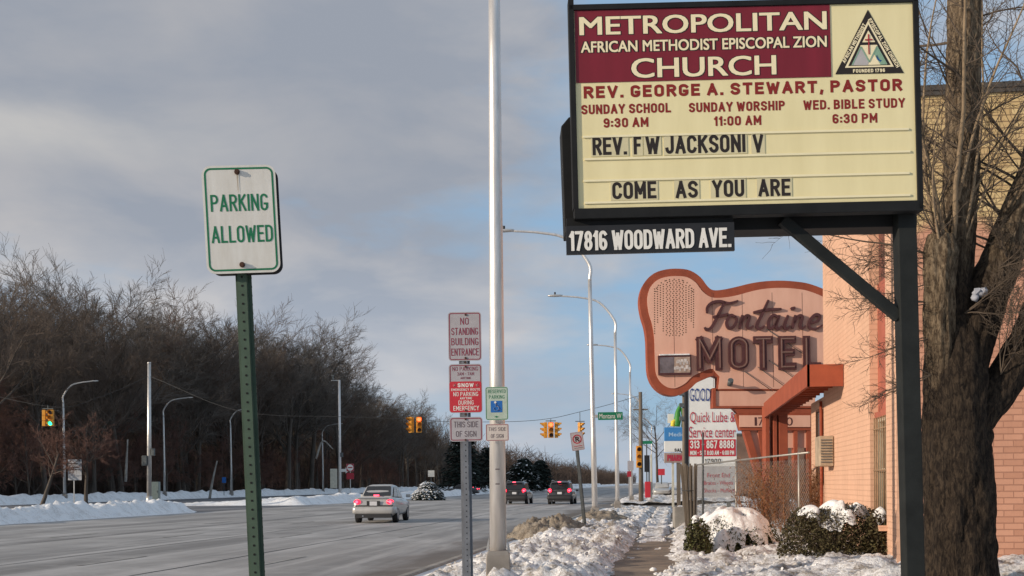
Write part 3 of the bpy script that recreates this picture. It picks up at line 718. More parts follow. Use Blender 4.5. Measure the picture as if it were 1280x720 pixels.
SC = [[[(372, 258), (374, 232), (395, 212), (430, 206), (470, 214), (512, 203)], [(452, 208), (425, 260), (395, 318), (372, 334), (360, 322)], [(398, 276), (430, 272), (468, 262)]],
      [[(500, 276), (478, 268), (460, 300), (470, 326), (492, 318), (506, 288), (498, 272)]],
      [[(532, 268), (518, 328)], [(524, 305), (545, 272), (562, 276), (552, 312), (560, 328), (580, 316)]],
      [[(648, 200), (618, 265), (596, 312), (606, 330), (630, 316)], [(580, 256), (640, 244), (706, 240)]],
      [[(690, 276), (668, 268), (648, 298), (652, 326), (674, 316), (692, 282)], [(698, 268), (682, 312), (690, 330), (710, 316)]],
      [[(736, 268), (720, 312), (728, 330), (746, 316)], [(748, 240), (768, 234)]],
      [[(770, 268), (755, 328)], [(762, 305), (782, 272), (800, 276), (790, 312), (797, 328), (815, 316)]],
      [[(830, 304), (868, 294), (878, 272), (858, 266), (834, 292), (832, 322), (858, 330), (900, 308)]]]
for L in SC:
    b = MB()
    for st in L: stroke(b, st, 15, 12)
    b.build('script_letter', M['channel'], ms)
b = MB()
for (x0, y0, x1, y1) in ((540, 520, 665, 610), (600, 500, 735, 600), (650, 470, 790, 570), (640, 330, 800, 440)):
    a, c = ml(x0, y0), ml(x1, y1); b.cyl((a.x, -.06, a.y), (c.x, -.12, c.y), .012, 5)
b.build('wire_shadow_lines', M['wire'], ms)  # dark cables laid where guy wire shadows cross the sign face
b = MB(); v = ml(470, 580); b.cyl((v.x, -.02, v.y), (v.x, -.30, v.y+.05), .05, 10); b.cyl((v.x, -.28, v.y), (v.x, -.42, v.y+.12), .09, 10); b.build('flood_lamp', M['darksteel'], ms)
# the stepped base, number board and raking legs
def ml2(x, y):
    v = Mi @ P(840+x/4.8, 470+y/4.8, MD); return (v.x, v.z)
def quad(name, pts, y0, y1, m): bb = MB(); bb.prism([ml2(*p) for p in pts], y0, y1); return bb.build(name, m, ms)
quad('base_beam', [(255, 90), (560, 90), (860, 90), (860, 180), (255, 180)], .02, .5, M['salmon'])
quad('base_rim', [(245, 72), (262, 72), (262, 182), (860, 182), (860, 192), (245, 192)], -.03, .52, M['coral'])
quad('base_haunch', [(370, 193), (860, 193), (860, 226), (402, 226)], .02, .5, M['coral'])
quad('number_board_frame', [(385, 226), (845, 226), (838, 326), (412, 326)], .03, .45, M['coral'])
quad('number_board', [(404, 236), (830, 236), (830, 306), (404, 306)], -.01, .03, M['salmon'])
for s, c, w in (('1', 502, 14), ('7', 533, 32), ('0', 704, 40)):
    x, z = ml2(c, 273); x1, _ = ml2(c+w, 273); letters_m(ms, s, x, z, (x1-x), 50/4.8*k, M['channel'], -.014, 'number', bold=.0)
quad('leg', [(430, 327), (470, 327), (556, 620), (515, 620)], .05, .4, M['coral'])
quad('leg', [(520, 327), (545, 327), (580, 620), (556, 620)], .05, .4, M['coral'])
quad('leg', [(735, 327), (756, 327), (756, 700), (735, 700)], .05, .4, M['coral'])
quad('leg', [(812, 327), (838, 327), (838, 700), (812, 700)], .05, .4, M['coral'])
quad('leg_panel', [(471, 327), (519, 327), (566, 540), (535, 540)], .15, .2, M['salmon'])
quad('leg_panel', [(757, 327), (811, 327), (811, 430), (757, 430)], .15, .2, M['salmon'])
quad('leg_panel', [(690, 327), (734, 327), (734, 430), (690, 430)], .15, .2, M['salmon'])
# fins that carry the far end of the canopy
fc = P(966, 604, 36.6)
fp = thing('canopy_support', 'cluster of three coral fins holding up the far end of the canopy', 'support post', (fc.x, fc.y, 0), YAW)
for x, w in ((-.20, .13), (.03, .12), (.28, .27)):
    b = MB(); b.box((x, 0, 1.9), (w, .5, 3.9)); b.build('fin', M['coral'], fp, .01)

# ================================================================== CHURCH SIGN
CD = 9.375
cc = P(1141, 604, CD)
cs = thing('church_sign', 'large maroon and cream church message sign on a dark post', 'sign', (cc.x, cc.y, 0), YAW, tilt=-1.0)
Ci = wm(cs).inverted()
def cl(px, py): v = Ci @ P(px, py, CD); return Vector((v.x, v.z))
kc = CD/F_PX
def face_box(name, cx, cy, w, h, y0, y1, m, parent=None, bevel=0):
    v = cl(cx, cy); bb = MB(); bb.box((v.x, (y0+y1)/2, v.y), (w*kc, y1-y0, h*kc)); return bb.build(name, m, parent or cs, bevel)
fc_ = face_box('sign_face', 932, 131, 424, 250, 0, .05, M['cream'])
face_box('header_panel', 878.5, 55, 319, 90, -.006, .0, M['maroon'])
# frame of four bars, then the deeper cabinet behind it
for nm, cx, cy, w, h in (('frame_bar', 929, 5.0, 436, 7), ('frame_bar', 935.5, 262.5, 436, 13), ('frame_bar', 716.5, 131, 7, 262), ('frame_bar', 1147, 131, 7, 262)):
    face_box(nm, cx, cy, w, h, -.02, .10, M['frame'], bevel=.004)
face_box('cabinet', 932, 133, 420, 244, .06, .24, M['frame'])
v = [cl(703, 146), cl(713, 134), cl(1150, 119), cl(1158, 130), cl(1160, 274), cl(708, 284)]
b = MB(); b.prism([(p.x, p.y) for p in v], .25, .55); b.build('rear_cabinet', M['frame'], cs, .006)
T = M['cream_text']
def ct_multi(s, cx, cy, w, h, m, y, offs):               # the same word set a few times, shifted by a hair, as one mesh
    me0 = text_mesh(s, w*kc, h*kc, 0, 0); b = MB()
    for i, (dx, dz) in enumerate(offs): b.add([(v.co.x+dx*kc, -i*.0002, v.co.z+dz*kc) for v in me0.vertices], [tuple(p.vertices) for p in me0.polygons])
    o = b.build('lettering', m, cs, fix=False); l = Ci @ P(cx, cy, CD); o.location = (l.x, y, l.z); return o
def ct(s, cx, cy, w, h, m, y=-.0095, bold=.02, th=None): return letters(cs, s, (cx, cy, w, h), m, y, 'lettering', bold=bold, D=CD, th=th)
def ct_sh(s, cx, cy, w, h, m, bold): # lettering with its thin black outline
    ct_multi(s, cx, cy, w-1.5, h-1, M['black_text'], -.0068, [(-1.7, -1.1), (1.9, -1.2), (-1.7, .9), (1.9, .9)])
    ct_multi(s, cx, cy, w-1.5, h-1, m, -.0078, [(-bold, .3), (bold, -.3), (-bold, -.3), (bold, .3)])
ct_sh('METROPOLITAN', 878.5, 29.5, 309, 23.5, T, .8)
ct_sh('AFRICAN METHODIST EPISCOPAL ZION', 879.5, 55.8, 308, 14.5, T, .35)
ct_sh('CHURCH', 879.5, 83.6, 181, 25, T, .8)
MT = M['maroon_text']
ct('REV. GEORGE A. STEWART, PASTOR', 928.5, 110.8, 398, 15.2, MT, -.0016, th=3.7)
ct('SUNDAY SCHOOL', 782.6, 135.9, 112, 12, MT, -.0016, th=2.5)
ct('SUNDAY WORSHIP', 921, 133.2, 120, 12, MT, -.0016, th=2.5)
ct('WED. BIBLE STUDY', 1067.6, 130, 127, 12, MT, -.0016, th=2.5)
ct('9:30 AM', 782.3, 153.2, 56, 12, MT, -.0016, th=2.5)
ct('11:00 AM', 922, 150.9, 59, 12, MT, -.0016, th=2.5)
ct('6:30 PM', 1068.5, 148, 56, 12, MT, -.0016, th=2.5)
for cx, cy in ((932, 166.5), (934, 194.5), (933, 221.5), (934, 249)):
    face_box('letter_track', cx, cy, 407, 2.6, -.012, 0, M['track'])
for s, cx, cy, w in (('REV.', 762, 182.6, 43), ('F', 796.6, 182, 9.5), ('W', 815.5, 181.5, 17.5), ('JACKSONI', 881.4, 180.2, 100), ('V', 947.3, 179.6, 13)):
    face_box('letter_card', cx, cy, w+4, 26, -.005, -.001, M['panel_clear']); ct(s, cx, cy, w, 22.5, M['black_text'], -.0062, th=3.9)
for s, cx, cy, w in (('COME', 792.7, 238, 55), ('AS', 858.2, 237, 27.6), ('YOU', 910, 235.8, 40), ('ARE', 967.7, 234.6, 40)):
    face_box('letter_card', cx, cy, w+4, 25, -.005, -.001, M['panel_clear']); ct(s, cx, cy, w, 21.5, M['black_text'], -.0062, th=3.9)
# triangular emblem
def tri(name, pts, y, m, par=cs):
    vv = [cl(*p) for p in pts]; bb = MB(); bb.prism([(p.x, p.y) for p in vv], y, y+.0012); return bb.build(name, m, par)
em = tri('emblem', [(1084.6, 12.3), (1129.6, 91.4), (1044, 93)], -.004, M['black_text'])
tri('emblem_border', [(1084.8, 26), (1117, 83.6), (1056, 85)], -.0056, T, em)
tri('emblem_field', [(1084.9, 31), (1112.8, 81.6), (1060, 82.8)], -.0072, M['black_text'], em)
tri('emblem_cap', [(1085, 38.5), (1093.5, 53), (1077.5, 53.4)], -.0088, T, em)
tri('emblem_ground', [(1075.6, 57), (1095.6, 56.5), (1108.6, 81), (1064, 82.2)], -.0088, T, em)
pg = mat('pale_grey_ink', (.42, .40, .40), .5, 0, .1); gg = mat('soft_green_ink', (.22, .36, .26), .5, 0, .1)
tri('emblem_hill', [(1075.6, 60), (1085.6, 78), (1084, 82), (1064.6, 82.2)], -.0104, pg, em)
tri('emblem_hill', [(1095.6, 59.6), (1107, 81), (1100, 81.2), (1092, 68)], -.0104, gg, em)
for a, c in (((1064.6, 82), (1075.6, 59)), ((1075.6, 59), (1086, 78)), ((1086, 78), (1095.6, 58.5)), ((1095.6, 58.5), (1108, 81))):
    d_ = Vector((c[0]-a[0], c[1]-a[1])).normalized(); nn = Vector((-d_.y, d_.x))*.7
    tri('emblem_ridge', [(a[0]+nn.x, a[1]+nn.y), (c[0]+nn.x, c[1]+nn.y), (c[0]-nn.x, c[1]-nn.y), (a[0]-nn.x, a[1]-nn.y)], -.012, gg, em)
tri('emblem_stream', [(1096, 69), (1099, 75), (1102, 76), (1100, 78), (1096, 75), (1094, 71)], -.0104, M['blue_ink'], em)
tri('cross', [(1084.2, 43.5), (1085.9, 43.5), (1086.4, 68.5), (1085, 68.5)], -.0136, M['red_ink'], em)
tri('cross', [(1080.6, 49.8), (1090, 49.3), (1090, 50.9), (1080.6, 51.4)], -.0136, M['red_ink'], em)
o = letters(cs, 'AFRICAN METHODIST', (1067.2, 54.3, 55, 4.6), T, -.0062, 'lettering', th=1.0, D=CD); o.rotation_euler = (0, R(-60), 0)
o = letters(cs, 'EPISCOPAL ZION CHURCH', (1104.5, 54.0, 70, 4.6), T, -.0062, 'lettering', th=1.0, D=CD); o.rotation_euler = (0, R(60.5), 0)
letters(cs, 'FOUNDED 1796', (1086, 88.6, 40, 4.4), T, -.0062, 'lettering', th=1.0, D=CD)
# address board
ab = face_box('address_board', 813.5, 296.8, 211, 35.5, .03, .07, M['black'])
ct('17816 WOODWARD AVE.', 813.3, 298.2, 203, 24.5, M['white_text'], .024, th=3.9)
v0, v1 = cl(709, 281), cl(918, 275)
b = MB(); b.box(((v0.x+v1.x)/2, .08, v0.y+.03), (v1.x-v0.x, .05, .07)); b.build('board_hanger', M['frame'], cs)
# post, brace and its foot
vp = cl(1141, 280)
b = MB(); b.box((vp.x, .20, 2.05), (.148, .15, 4.1)); b.build('post', M['post_dark'], cs, .008)
a, c = cl(985, 268), cl(1134, 392)
b = MB(); b.bar((a.x, .20, a.y), (c.x, .20, c.y), .085, .085, up=(0, 1, 0)); b.build('brace', M['post_dark'], cs, .006)
b = MB(); b.box((vp.x, .20, .14), (.32, .32, .05)); b.build('base_plate', M['post_dark'], cs, .006)

# ================================================================== SMALL ROAD SIGNS
def plate(par, name, cx, cz, w, h, r, m, border=None, bm_=None, y=0, inset=.012, bw=.008, th=.004):
    b = MB(); b.prism(rrect(w, h, r, 6, cx, cz), y, y+th); o = b.build(name, m, par)
    if border:
        b = MB(); A = rrect(w-2*inset, h-2*inset, max(.004, r-inset), 6, cx, cz); B = rrect(w-2*inset-2*bw, h-2*inset-2*bw, max(.003, r-inset-bw), 6, cx, cz); n = len(A)
        b.add([(x, y-.0007, z) for x, z in A+B], [(i, (i+1) % n, (i+1) % n+n, i+n) for i in range(n)]); b.build('border', border, o)
    return o
def uchannel(b, x, z0, z1, w=.055, dep=.032, y=.004):
    b.box((x, y+.003, (z0+z1)/2), (w*.55, .006, z1-z0))
    for s in (-1, 1):
        b.box((x+s*w*.33, y+.006+dep/2, (z0+z1)/2), (.006, dep, z1-z0)); b.box((x+s*w*.47, y+.006+dep, (z0+z1)/2), (w*.22, .006, z1-z0))
# PARKING ALLOWED on its green perforated post, both leaning left
PD = 4.82; kp = PD/F_PX
pc = P(300.5, 345, PD); base = P(321, 900, PD)
lean = math.degrees(math.atan2(13, 375))
foot = G(336, PD, 0)
ps = thing('parking_sign', 'white sign with green border reading parking allowed on a leaning green perforated post', 'road sign', (foot.x, foot.y, 0), YAW, tilt=-2.2)
Pi = wm(ps).inverted()
def pl_(px, py): v = Pi @ P(px, py, PD); return Vector((v.x, v.z))
v = pl_(299.5, 276); sw, sh = 90*kp, 134*kp
TR = thing  # noqa
sp_o = plate(ps, 'sign_plate', 0, 0, sw, sh, .036, M['sign_white'], M['green_ink'], inset=.009, bw=.0075, th=.006)
sp_o.location = (v.x+.012, -.028, v.y); sp_o.rotation_euler = (0, R(-.6), R(7))
b = MB(); b.prism(rrect(sw*.97, sh*.985, .036, 6, .012, -.006), .036, .041); b.build('rear_plate', M['black'], sp_o)
def pt(s, lx, lz, w, h, bold):
    me = stroke_text(s, w*kp, h*kp, 2.6*kp, 0, eps=.00006); me.materials.append(M['green_ink']); o = bpy.data.objects.new('lettering', me); C.objects.link(o); o.parent = sp_o; o.location = (lx*kp, -.0009, lz*kp)
pt('PARKING', -1.0, 20.5, 70, 21, .0); pt('ALLOWED', .5, -18.5, 75, 21, .0)
for z in (58.5, -57.0):
    b = MB(); b.cyl((0, -.010, z*kp), (0, 0, z*kp), .011, 10); b.cyl((0, -.014, z*kp), (0, -.009, z*kp), .007, 6); b.build('bolt', M['rust'], sp_o).location = (-1.5*kp, 0, 0)
b = MB(); b.add([(-.0025, -.0022, 55*kp), (.0025, -.0022, 55*kp), (.001, -.0022, 32*kp), (-.001, -.0022, 36*kp)], [(0, 1, 2, 3)]); o = b.build('rust_streak', mat('rust_stain', (.42, .36, .28), .6, 0, .2), sp_o); o.location = (-1.5*kp, 0, 0)
# post
xb = 0.0; top = pl_(300, 250)
b = MB(); z1 = top.y
b.box((0, .004, z1/2), (.036, .008, z1)); b.box((.0155, .018, z1/2), (.005, .028, z1)); b.box((-.0155, .018, z1/2), (.005, .028, z1))
b.box((.0235, .031, z1/2), (.017, .005, z1)); b.box((-.0235, .031, z1/2), (.017, .005, z1))
po = b.build('post', M['green_post'], ps)
b = MB(); z = .3
while z < z1-.02:
    vs = [(.0048*math.cos(i*math.pi/4), -.0015, z+.0048*math.sin(i*math.pi/4)) for i in range(8)]; b.add(vs, [tuple(range(8))])
    b.add([(.0325, .0275, z-.004), (.0325, .0345, z-.004), (.0325, .0345, z+.004), (.0325, .0275, z+.004)], [(0, 1, 2, 3)]); z += .036
b.build('post_holes', M['hole'], po, fix=False)['kind'] = 'stuff'

# three signs on one grey post
ND = 10.87; kn = ND/F_PX; foot = G(586, ND, 0)
ns = thing('no_standing_sign', 'grey metal post carrying three stacked signs, no standing building entrance topmost', 'road sign', (foot.x, foot.y, 0), YAW, tilt=-.5)
Ni = wm(ns).inverted()
def nl(px, py): v = Ni @ P(px, py, ND); return Vector((v.x, v.z))
def nt_(par, s, cx, cy, w, h, m, bold=.01): return letters(par, s, (cx, cy, w, h), m, -.0045, 'lettering', bold=bold, D=ND)
def nsign(par, inv, D, name, cx, cy, w, h, m, border, lines, inset=.009, y=0):
    v = inv @ P(cx, cy, D); kk = D/F_PX
    o = plate(par, name, v.x, v.z, w*kk, h*kk, .03 if h > 30 else .02, m, border, y=y, inset=inset, bw=.008)
    for s, lx, ly, lw, lh, lm, bd in lines: 
        q = letters(par, s, (lx, ly, lw, lh), lm, y-.0010, 'lettering', th=max(.45, lh*.115), D=D); q.parent = o
    return o
BR = M['blackred_ink']; SW = M['sign_white']
nsign(ns, Ni, ND, 'sign_plate', 581, 420.5, 41.5, 61, M['sign_grey'], BR, [('NO', 580.5, 401.5, 10.5, 8.8, BR, .01), ('STANDING', 580.8, 414.2, 33.5, 9, BR, .01), ('BUILDING', 581, 427, 34, 9, BR, .01), ('ENTRANCE', 581.2, 440, 34.5, 9, BR, .01)])
p2 = nsign(ns, Ni, ND, 'sign_plate', 582, 485.5, 41.5, 61, M['sign_grey'], BR, [('NO PARKING', 581.5, 461, 32, 5.2, BR, .01), ('3AM - 7AM', 582, 467.3, 21, 4, BR, .01), ('ANYTIME', 582, 472.6, 13, 2.6, BR, .01)])
v = nl(582, 496); b = MB(); b.prism(rrect(40*kn, 38.5*kn, .022, 5, v.x, v.y), -.0010, -.0002); rb = b.build('snow_panel', M['red_ad'], p2)
for s, lx, ly, lw, lh, bd in (('SNOW', 582, 481.4, 20, 5, .05), ('EMERGENCY ROUTE', 582, 487, 36, 3.0, .0), ('NO PARKING', 582.2, 492.6, 31, 5.2, .01), ('ANYTIME', 582.4, 497.8, 15, 2.8, .0), ('DURING', 582.6, 503.2, 19, 5.2, .01), ('EMERGENCY', 582.8, 510.2, 32, 5.8, .01)):
    q = letters(ns, s, (lx, ly, lw, lh), M['white_text'], -.0018, 'lettering', th=max(.5, lh*(.22 if s == 'SNOW' else .12)), D=ND); q.parent = rb
b = MB()
for cx in (568, 596):
    for a in range(3):
        v = nl(cx, 481.4); d = Vector((math.cos(a*math.pi/3), 0, math.sin(a*math.pi/3)))*.016; b.bar(Vector((v.x, -.0042, v.y))-d, Vector((v.x, -.0042, v.y))+d, .003, .001)
b.build('snowflakes', M['white_text'], rb)
nsign(ns, Ni, ND, 'sign_plate', 582.7, 536.5, 41.5, 30.5, M['sign_grey'], BR, [('THIS SIDE', 582.5, 530.5, 30.5, 7.4, M['grey_ink'], .005), ('OF SIGN', 582.7, 542.3, 25.5, 7.4, M['grey_ink'], .005)])
b = MB(); z1 = nl(582, 392).y; uchannel(b, 0, 0, z1, .085, .04, .006); npost = b.build('post', M['post_grey'], ns)
b = MB(); z = .3
while z < z1:
    b.add([(.006*math.cos(i*math.pi/3), .0045, z+.006*math.sin(i*math.pi/3)) for i in range(6)], [tuple(range(6))]); z += .05
b.build('post_holes', M['hole'], npost, fix=False)['kind'] = 'stuff'
b = MB()
for py in (393.5, 447.5, 453, 458.5, 513, 518, 524, 550): v = nl(582, py); b.cyl((v.x, -.008, v.y), (v.x, .012, v.y), .010, 8)
b.build('bolts', M['rust'], ns)

# ------------------------------------------------------------------ near lamp post with two signs
LD = 16.3; foot = G(623, LD, .15)
def street_lamp(loc, rz, H, arm, r0, label, group, m, base=True, lean=0, detail=True):
    t = thing('street_lamp', label, 'street lamp', loc, rz, group, tilt=lean)
    b = MB(); n = 20 if detail else 10
    zs_ = [0, H*.3, H*.6, H*.82]
    b.tube([(0, 0, z) for z in zs_], [r0, r0*.85, r0*.72, r0*.62], n); b.build('pole', m, t)
    b = MB(); pts = spline([(0, 0, H*.82-.02), (-.02, 0, H*.88), (-.28*arm, 0, H*.965), (-.62*arm, 0, H*.99), (-arm, 0, H)], 6)
    b.tube(pts, flin([r0*.62, r0*.58, r0*.5, r0*.42, r0*.35], 6), max(8, n//2)); b.build('arm', m, t)
    b = MB(); L = .75
    b.loft([[(-arm-L*u+.1, w*math.cos(a), H+.02+h*math.sin(a)) for a in [i*math.pi/4 for i in range(8)]] for u, w, h in ((0, .05, .04), (.15, .10, .06), (.5, .13, .07), (.85, .11, .055), (1, .05, .03))])
    lh = b.build('lamp_head', M['galv'], t)
    b = MB(); b.cyl((-arm-.28, 0, H+.08), (-arm-.28, 0, H+.2), .045, 8); b.build('photocell', M['plastic'], lh)
    if base:
        b = MB(); b.loft([[(s*x, s*y, z) for x, y in ((-1, -1), (1, -1), (1, 1), (-1, 1))] for s, z in ((r0*1.45, -.05), (r0*1.35, .46), (r0*1.15, .52))], smooth=False)
        b.build('base', M['lamp_base'], t, .01)
    return t
lp = street_lamp((foot.x, foot.y, .12), YAW, 11, 2.9, .118, 'tall silver lamp post nearest the viewer carrying the wheelchair parking sign', None, M['pole'], lean=0)
for s_ in (-1, 1):
    b = MB(); b.prism([(s_*.125, .52), (s_*.165, .52), (s_*.125, .70)], -.01, .01); b.build('base_gusset', M['galv'], lp)
b = MB()
for z in (1.42, 1.62):
    for i in range(10): a = -math.pi/2+(i-4.5)*.05; b.box((.112*math.cos(a), .112*math.sin(a), z), (.007, .004, .012))
b.build('stencil_marks', M['grey_ink'], lp)
v = P(621, 522, LD-.16)
hp = thing('accessible_parking_sign', 'pale green reserved parking sign with blue wheelchair symbol strapped to the lamp post', 'road sign', (v.x, v.y, v.z), YAW, tilt=-.5)
HD = LD-.16; Hi = wm(hp).inverted(); kh = HD/F_PX
pale = mat('weathered_pale_green', (.42, .50, .42), .5, 0, .15, 8)
o = nsign(hp, Hi, HD, 'sign_plate', 621, 504.3, 28.3, 41.5, pale, M['green_ink'], [('RESERVED', 621, 489.2, 22, 4.4, M['green_ink'], .0), ('PARKING', 621, 496.2, 19.5, 4.4, M['green_ink'], .0)], inset=.006)
v = Hi @ P(620.6, 508.3, HD); b = MB(); b.prism(rrect(14.4*kh, 14.4*kh, .004, 2, v.x, v.z), -.0026, -.0006); bs = b.build('symbol_panel', M['blue_ink'], o)
b = MB()
for i in range(16):
    a = R(-200+i*17); c_ = R(-200+(i+1)*17); b.bar((v.x-.004+.034*math.cos(a), -.0055, v.z-.022+.034*math.sin(a)), (v.x-.004+.034*math.cos(c_), -.0055, v.z-.022+.034*math.sin(c_)), .016, .001)
for a, c in (((-.014, .05), (-.012, .0)), ((-.012, .0), (.022, .0)), ((.022, .0), (.034, -.04)), ((-.014, .026), (.016, .022)), ((.034, -.04), (.05, -.036))): b.bar((v.x+a[0], -.0055, v.z+a[1]), (v.x+c[0], -.0055, v.z+c[1]), .018, .001)
b.add([(v.x-.016+.016*math.cos(i*.7), -.0055, v.z+.058+.016*math.sin(i*.7)) for i in range(9)], [tuple(range(9))])
b.build('wheelchair_symbol', M['white_text'], bs)
for px, yy_ in ((620.6, 521),):
    v = Hi @ P(px, yy_, HD); b = MB(); b.prism([(v.x-.03, v.z), (v.x, v.z+.012), (v.x+.03, v.z), (v.x, v.z-.012)], -.0026, -.0006); b.build('arrow', M['green_ink'], o)
nsign(hp, Hi, HD, 'sign_plate', 621.6, 540.6, 28.8, 21.3, mat('weathered_tan_white', (.56, .50, .46), .5, 0, .12, 9), BR, [('THIS SIDE', 621.5, 536.4, 21.5, 4.6, M['grey_ink'], .0), ('OF SIGN', 621.6, 545, 16, 4.8, M['grey_ink'], .0)], inset=.006)
b = MB(); 
for py in (489, 519, 540): v = Hi @ P(621, py, HD); b.box((v.x, .02, v.z), (.03, .035, .03)); b.tube([(v.x+.125*math.cos(i*math.pi/8), .16+.125*math.sin(i*math.pi/8), v.z) for i in range(17)], .006, 5)
b.build('strap', M['galv'], hp)

# ------------------------------------------------------------------ lamps down the kerb
lamp_names = ['second', 'third', 'fourth', 'fifth', 'sixth', 'seventh']
for i, (px, d, ln, arm) in enumerate(((744, 45, -.9, 2.9), (772, 61, -.4, 2.75), (789.5, 83, -.3, 2.3), (803, 129, 0, 2.6), (815, 175, 0, 2.6), (822, 230, 0, 2.6))):
    f = G(px, d, .1)
    street_lamp((f.x, f.y, .1), YAW*.5, 11, arm, .115, ['silver curved lamp post carrying the green street name sign', 'silver curved lamp post just right of the street name sign', 'silver curved lamp post left of the dark utility pole at the crossing', 'distant lamp post first beyond the crossing by the kerb', 'distant lamp post second beyond the crossing by the kerb', 'farthest small lamp post down the right kerb'][i], 'street lamps along the right kerb', M['pole'], lean=ln, detail=i < 3)
# lamps beyond the opposite road, arms over the road
for i, (px, s_) in enumerate(((81, 13.4), (206, 11.2), (289.5, 9.8), (404, 7.75))):
    d = F_PX/s_; f = G(px, d, .3)
    street_lamp((f.x, f.y, .3), 180+6, 11, 2.7, .15, ['curved lamp post in front of the woods behind the white sign back', 'curved lamp post at the wood edge right of the grey steel pole', 'curved lamp post at the wood edge just left of the green sign post', 'dull curved lamp post left of the pale pole with cream box'][i], 'street lamps along the wood edge', M['galv'], lean=.6, detail=False)

# ------------------------------------------------------------------ signal poles, span wire, signal heads
def pole(name, label, cat, px, d, pytop, r, m, z0=0, lean=0, group=None, r1=None):
    f = G(px, d, z0); H = P(px, pytop, d).z-z0
    t = thing(name, label, cat, (f.x, f.y, z0), YAW, group, tilt=lean)
    b = MB(); b.tube([(0, 0, 0), (0, 0, H*.5), (0, 0, H)], [r, lerp(r, r1 or r*.7, .5), r1 or r*.7], 12); b.build('shaft', m, t); return t, H
sp_, H = pole('signal_pole', 'tall grey steel pole on the snowy median left of the green sign post', 'pole', 186.5, 84, 455, .17, M['galv'], .3, lean=.4)
b = MB(); b.cyl((0, 0, 0), (0, 0, .5), .22, 12); b.build('base_collar', M['galv'], sp_)
b = MB(); b.box((-.25, -.2, 3.0), (.35, .3, .7)); b.box((.3, -.1, 3.6), (.22, .25, .5)); b.build('control_box', M['darksteel'], sp_, .02)
b = MB(); b.cyl((0, 0, H), (0, 0, H+.12), .13, 10); b.build('cap', M['galv'], sp_)
f = G(194.5, 92, .2); cb_ = thing('signal_cabinet', 'grey green signal cabinet standing behind the grey steel pole', 'cabinet', (f.x, f.y, .2), YAW)
b = MB(); b.box((0, 0, .85), (.62, .5, 1.6)); b.build('body', mat('cabinet_green', (.16, .20, .19), .5, .2, .15), cb_, .02)
b = MB(); b.box((0, 0, .05), (.72, .6, .14)); b.build('plinth', M['kerb'], cb_); b = MB(); b.box((.2, -.26, .9), (.04, .03, .16)); b.build('handle', M['darksteel'], cb_)
pp, H = pole('camera_pole', 'tall pale pole with a cream box and a camera arm on top at the woods', 'pole', 425, 142, 475, .19, M['pole'], .25)
b = MB(); b.bar((0, 0, H-.05), (-.95, 0, H-.05), .06, .06); b.build('top_arm', M['galv'], pp)
b = MB(); b.box((-.75, 0, H+.25), (.16, .3, .55)); b.box((-.75, -.2, H+.5), (.3, .4, .18)); b.build('camera', M['darksteel'], pp)
b = MB(); b.box((-.72, -.05, 2.0), (.78, .5, 2.3)); b.build('cream_box', M['ivory'], pp, .03)
b = MB(); b.box((.25, -.1, 4.8), (.3, .3, .5)); b.build('junction_box', M['darksteel'], pp)
v = wm(pp).inverted() @ P(430, 588, 141.7)
b = MB(); b.prism([(-.55, .17), (.18, .17), (.18, .36), (.62, 0), (.18, -.36), (.18, -.17), (-.55, -.17)], -.02, .02); q = b.build('arrow_plate', M['white_text'], pp); q.location = (v.x, -.25, v.z)
def post_sign(name, label, px, d, z0, pytop, boards, mpost, r=.04, lean=0, cat='road sign'):
    f = G(px, d, z0); H = P(px, pytop, d).z-z0
    t = thing(name, label, cat, (f.x, f.y, z0), YAW, tilt=lean); b = MB(); b.box((0, .03, H/2), (r*1.6, r, H)); b.build('post', mpost, t)
    inv = wm(t).inverted()
    for nm, cx, cy, w, h, m, bd, lines in boards: nsign(t, inv, d, nm, cx, cy, w, h, m, bd, lines, inset=.02)
    return t
t = post_sign('do_not_enter_sign', 'red and white do not enter sign by the pale pole across the road', 438, 139, .2, 580, [('sign_plate', 437.7, 584.5, 9.4, 9.5, M['red_ink'], M['white_text'], []), ('wrong_way_plate', 437.8, 595, 9.4, 8, M['red_ink'], None, [])], M['galv'])
v = wm(t).inverted() @ P(437.7, 584.5, 139); b = MB(); b.add([(v.x+.36*math.cos(i*.3142), -.006, v.z+.36*math.sin(i*.3142)) for i in range(20)], [tuple(range(20))]); b.build('white_disc', M['white_text'], t)
b = MB(); b.box((v.x, -.012, v.z), (.52, .006, .13)); b.build('red_bar', M['red_ink'], t)
post_sign('sign_back', 'pale blank back of a two panel sign on the left median', 92.5, 80, .3, 574, [('upper_panel', 93.5, 580.5, 17, 12.5, M['sign_back'], None, []), ('lower_panel', 93.5, 594, 17, 12.5, M['sign_back'], None, [])], M['galv'], cat='sign')
post_sign('small_white_sign', 'small square white sign above the snowy bush at the median end', 539, 118, .2, 587, [('sign_plate', 539, 592, 8, 8, M['sign_white'], None, [])], M['darksteel'], cat='sign')
post_sign('blue_marker', 'small blue marker sign at the wood edge left of the green post', 280, 150, .3, 596, [('sign_plate', 280, 600, 5, 7, M['blue_ink'], None, [])], M['darksteel'], cat='sign')
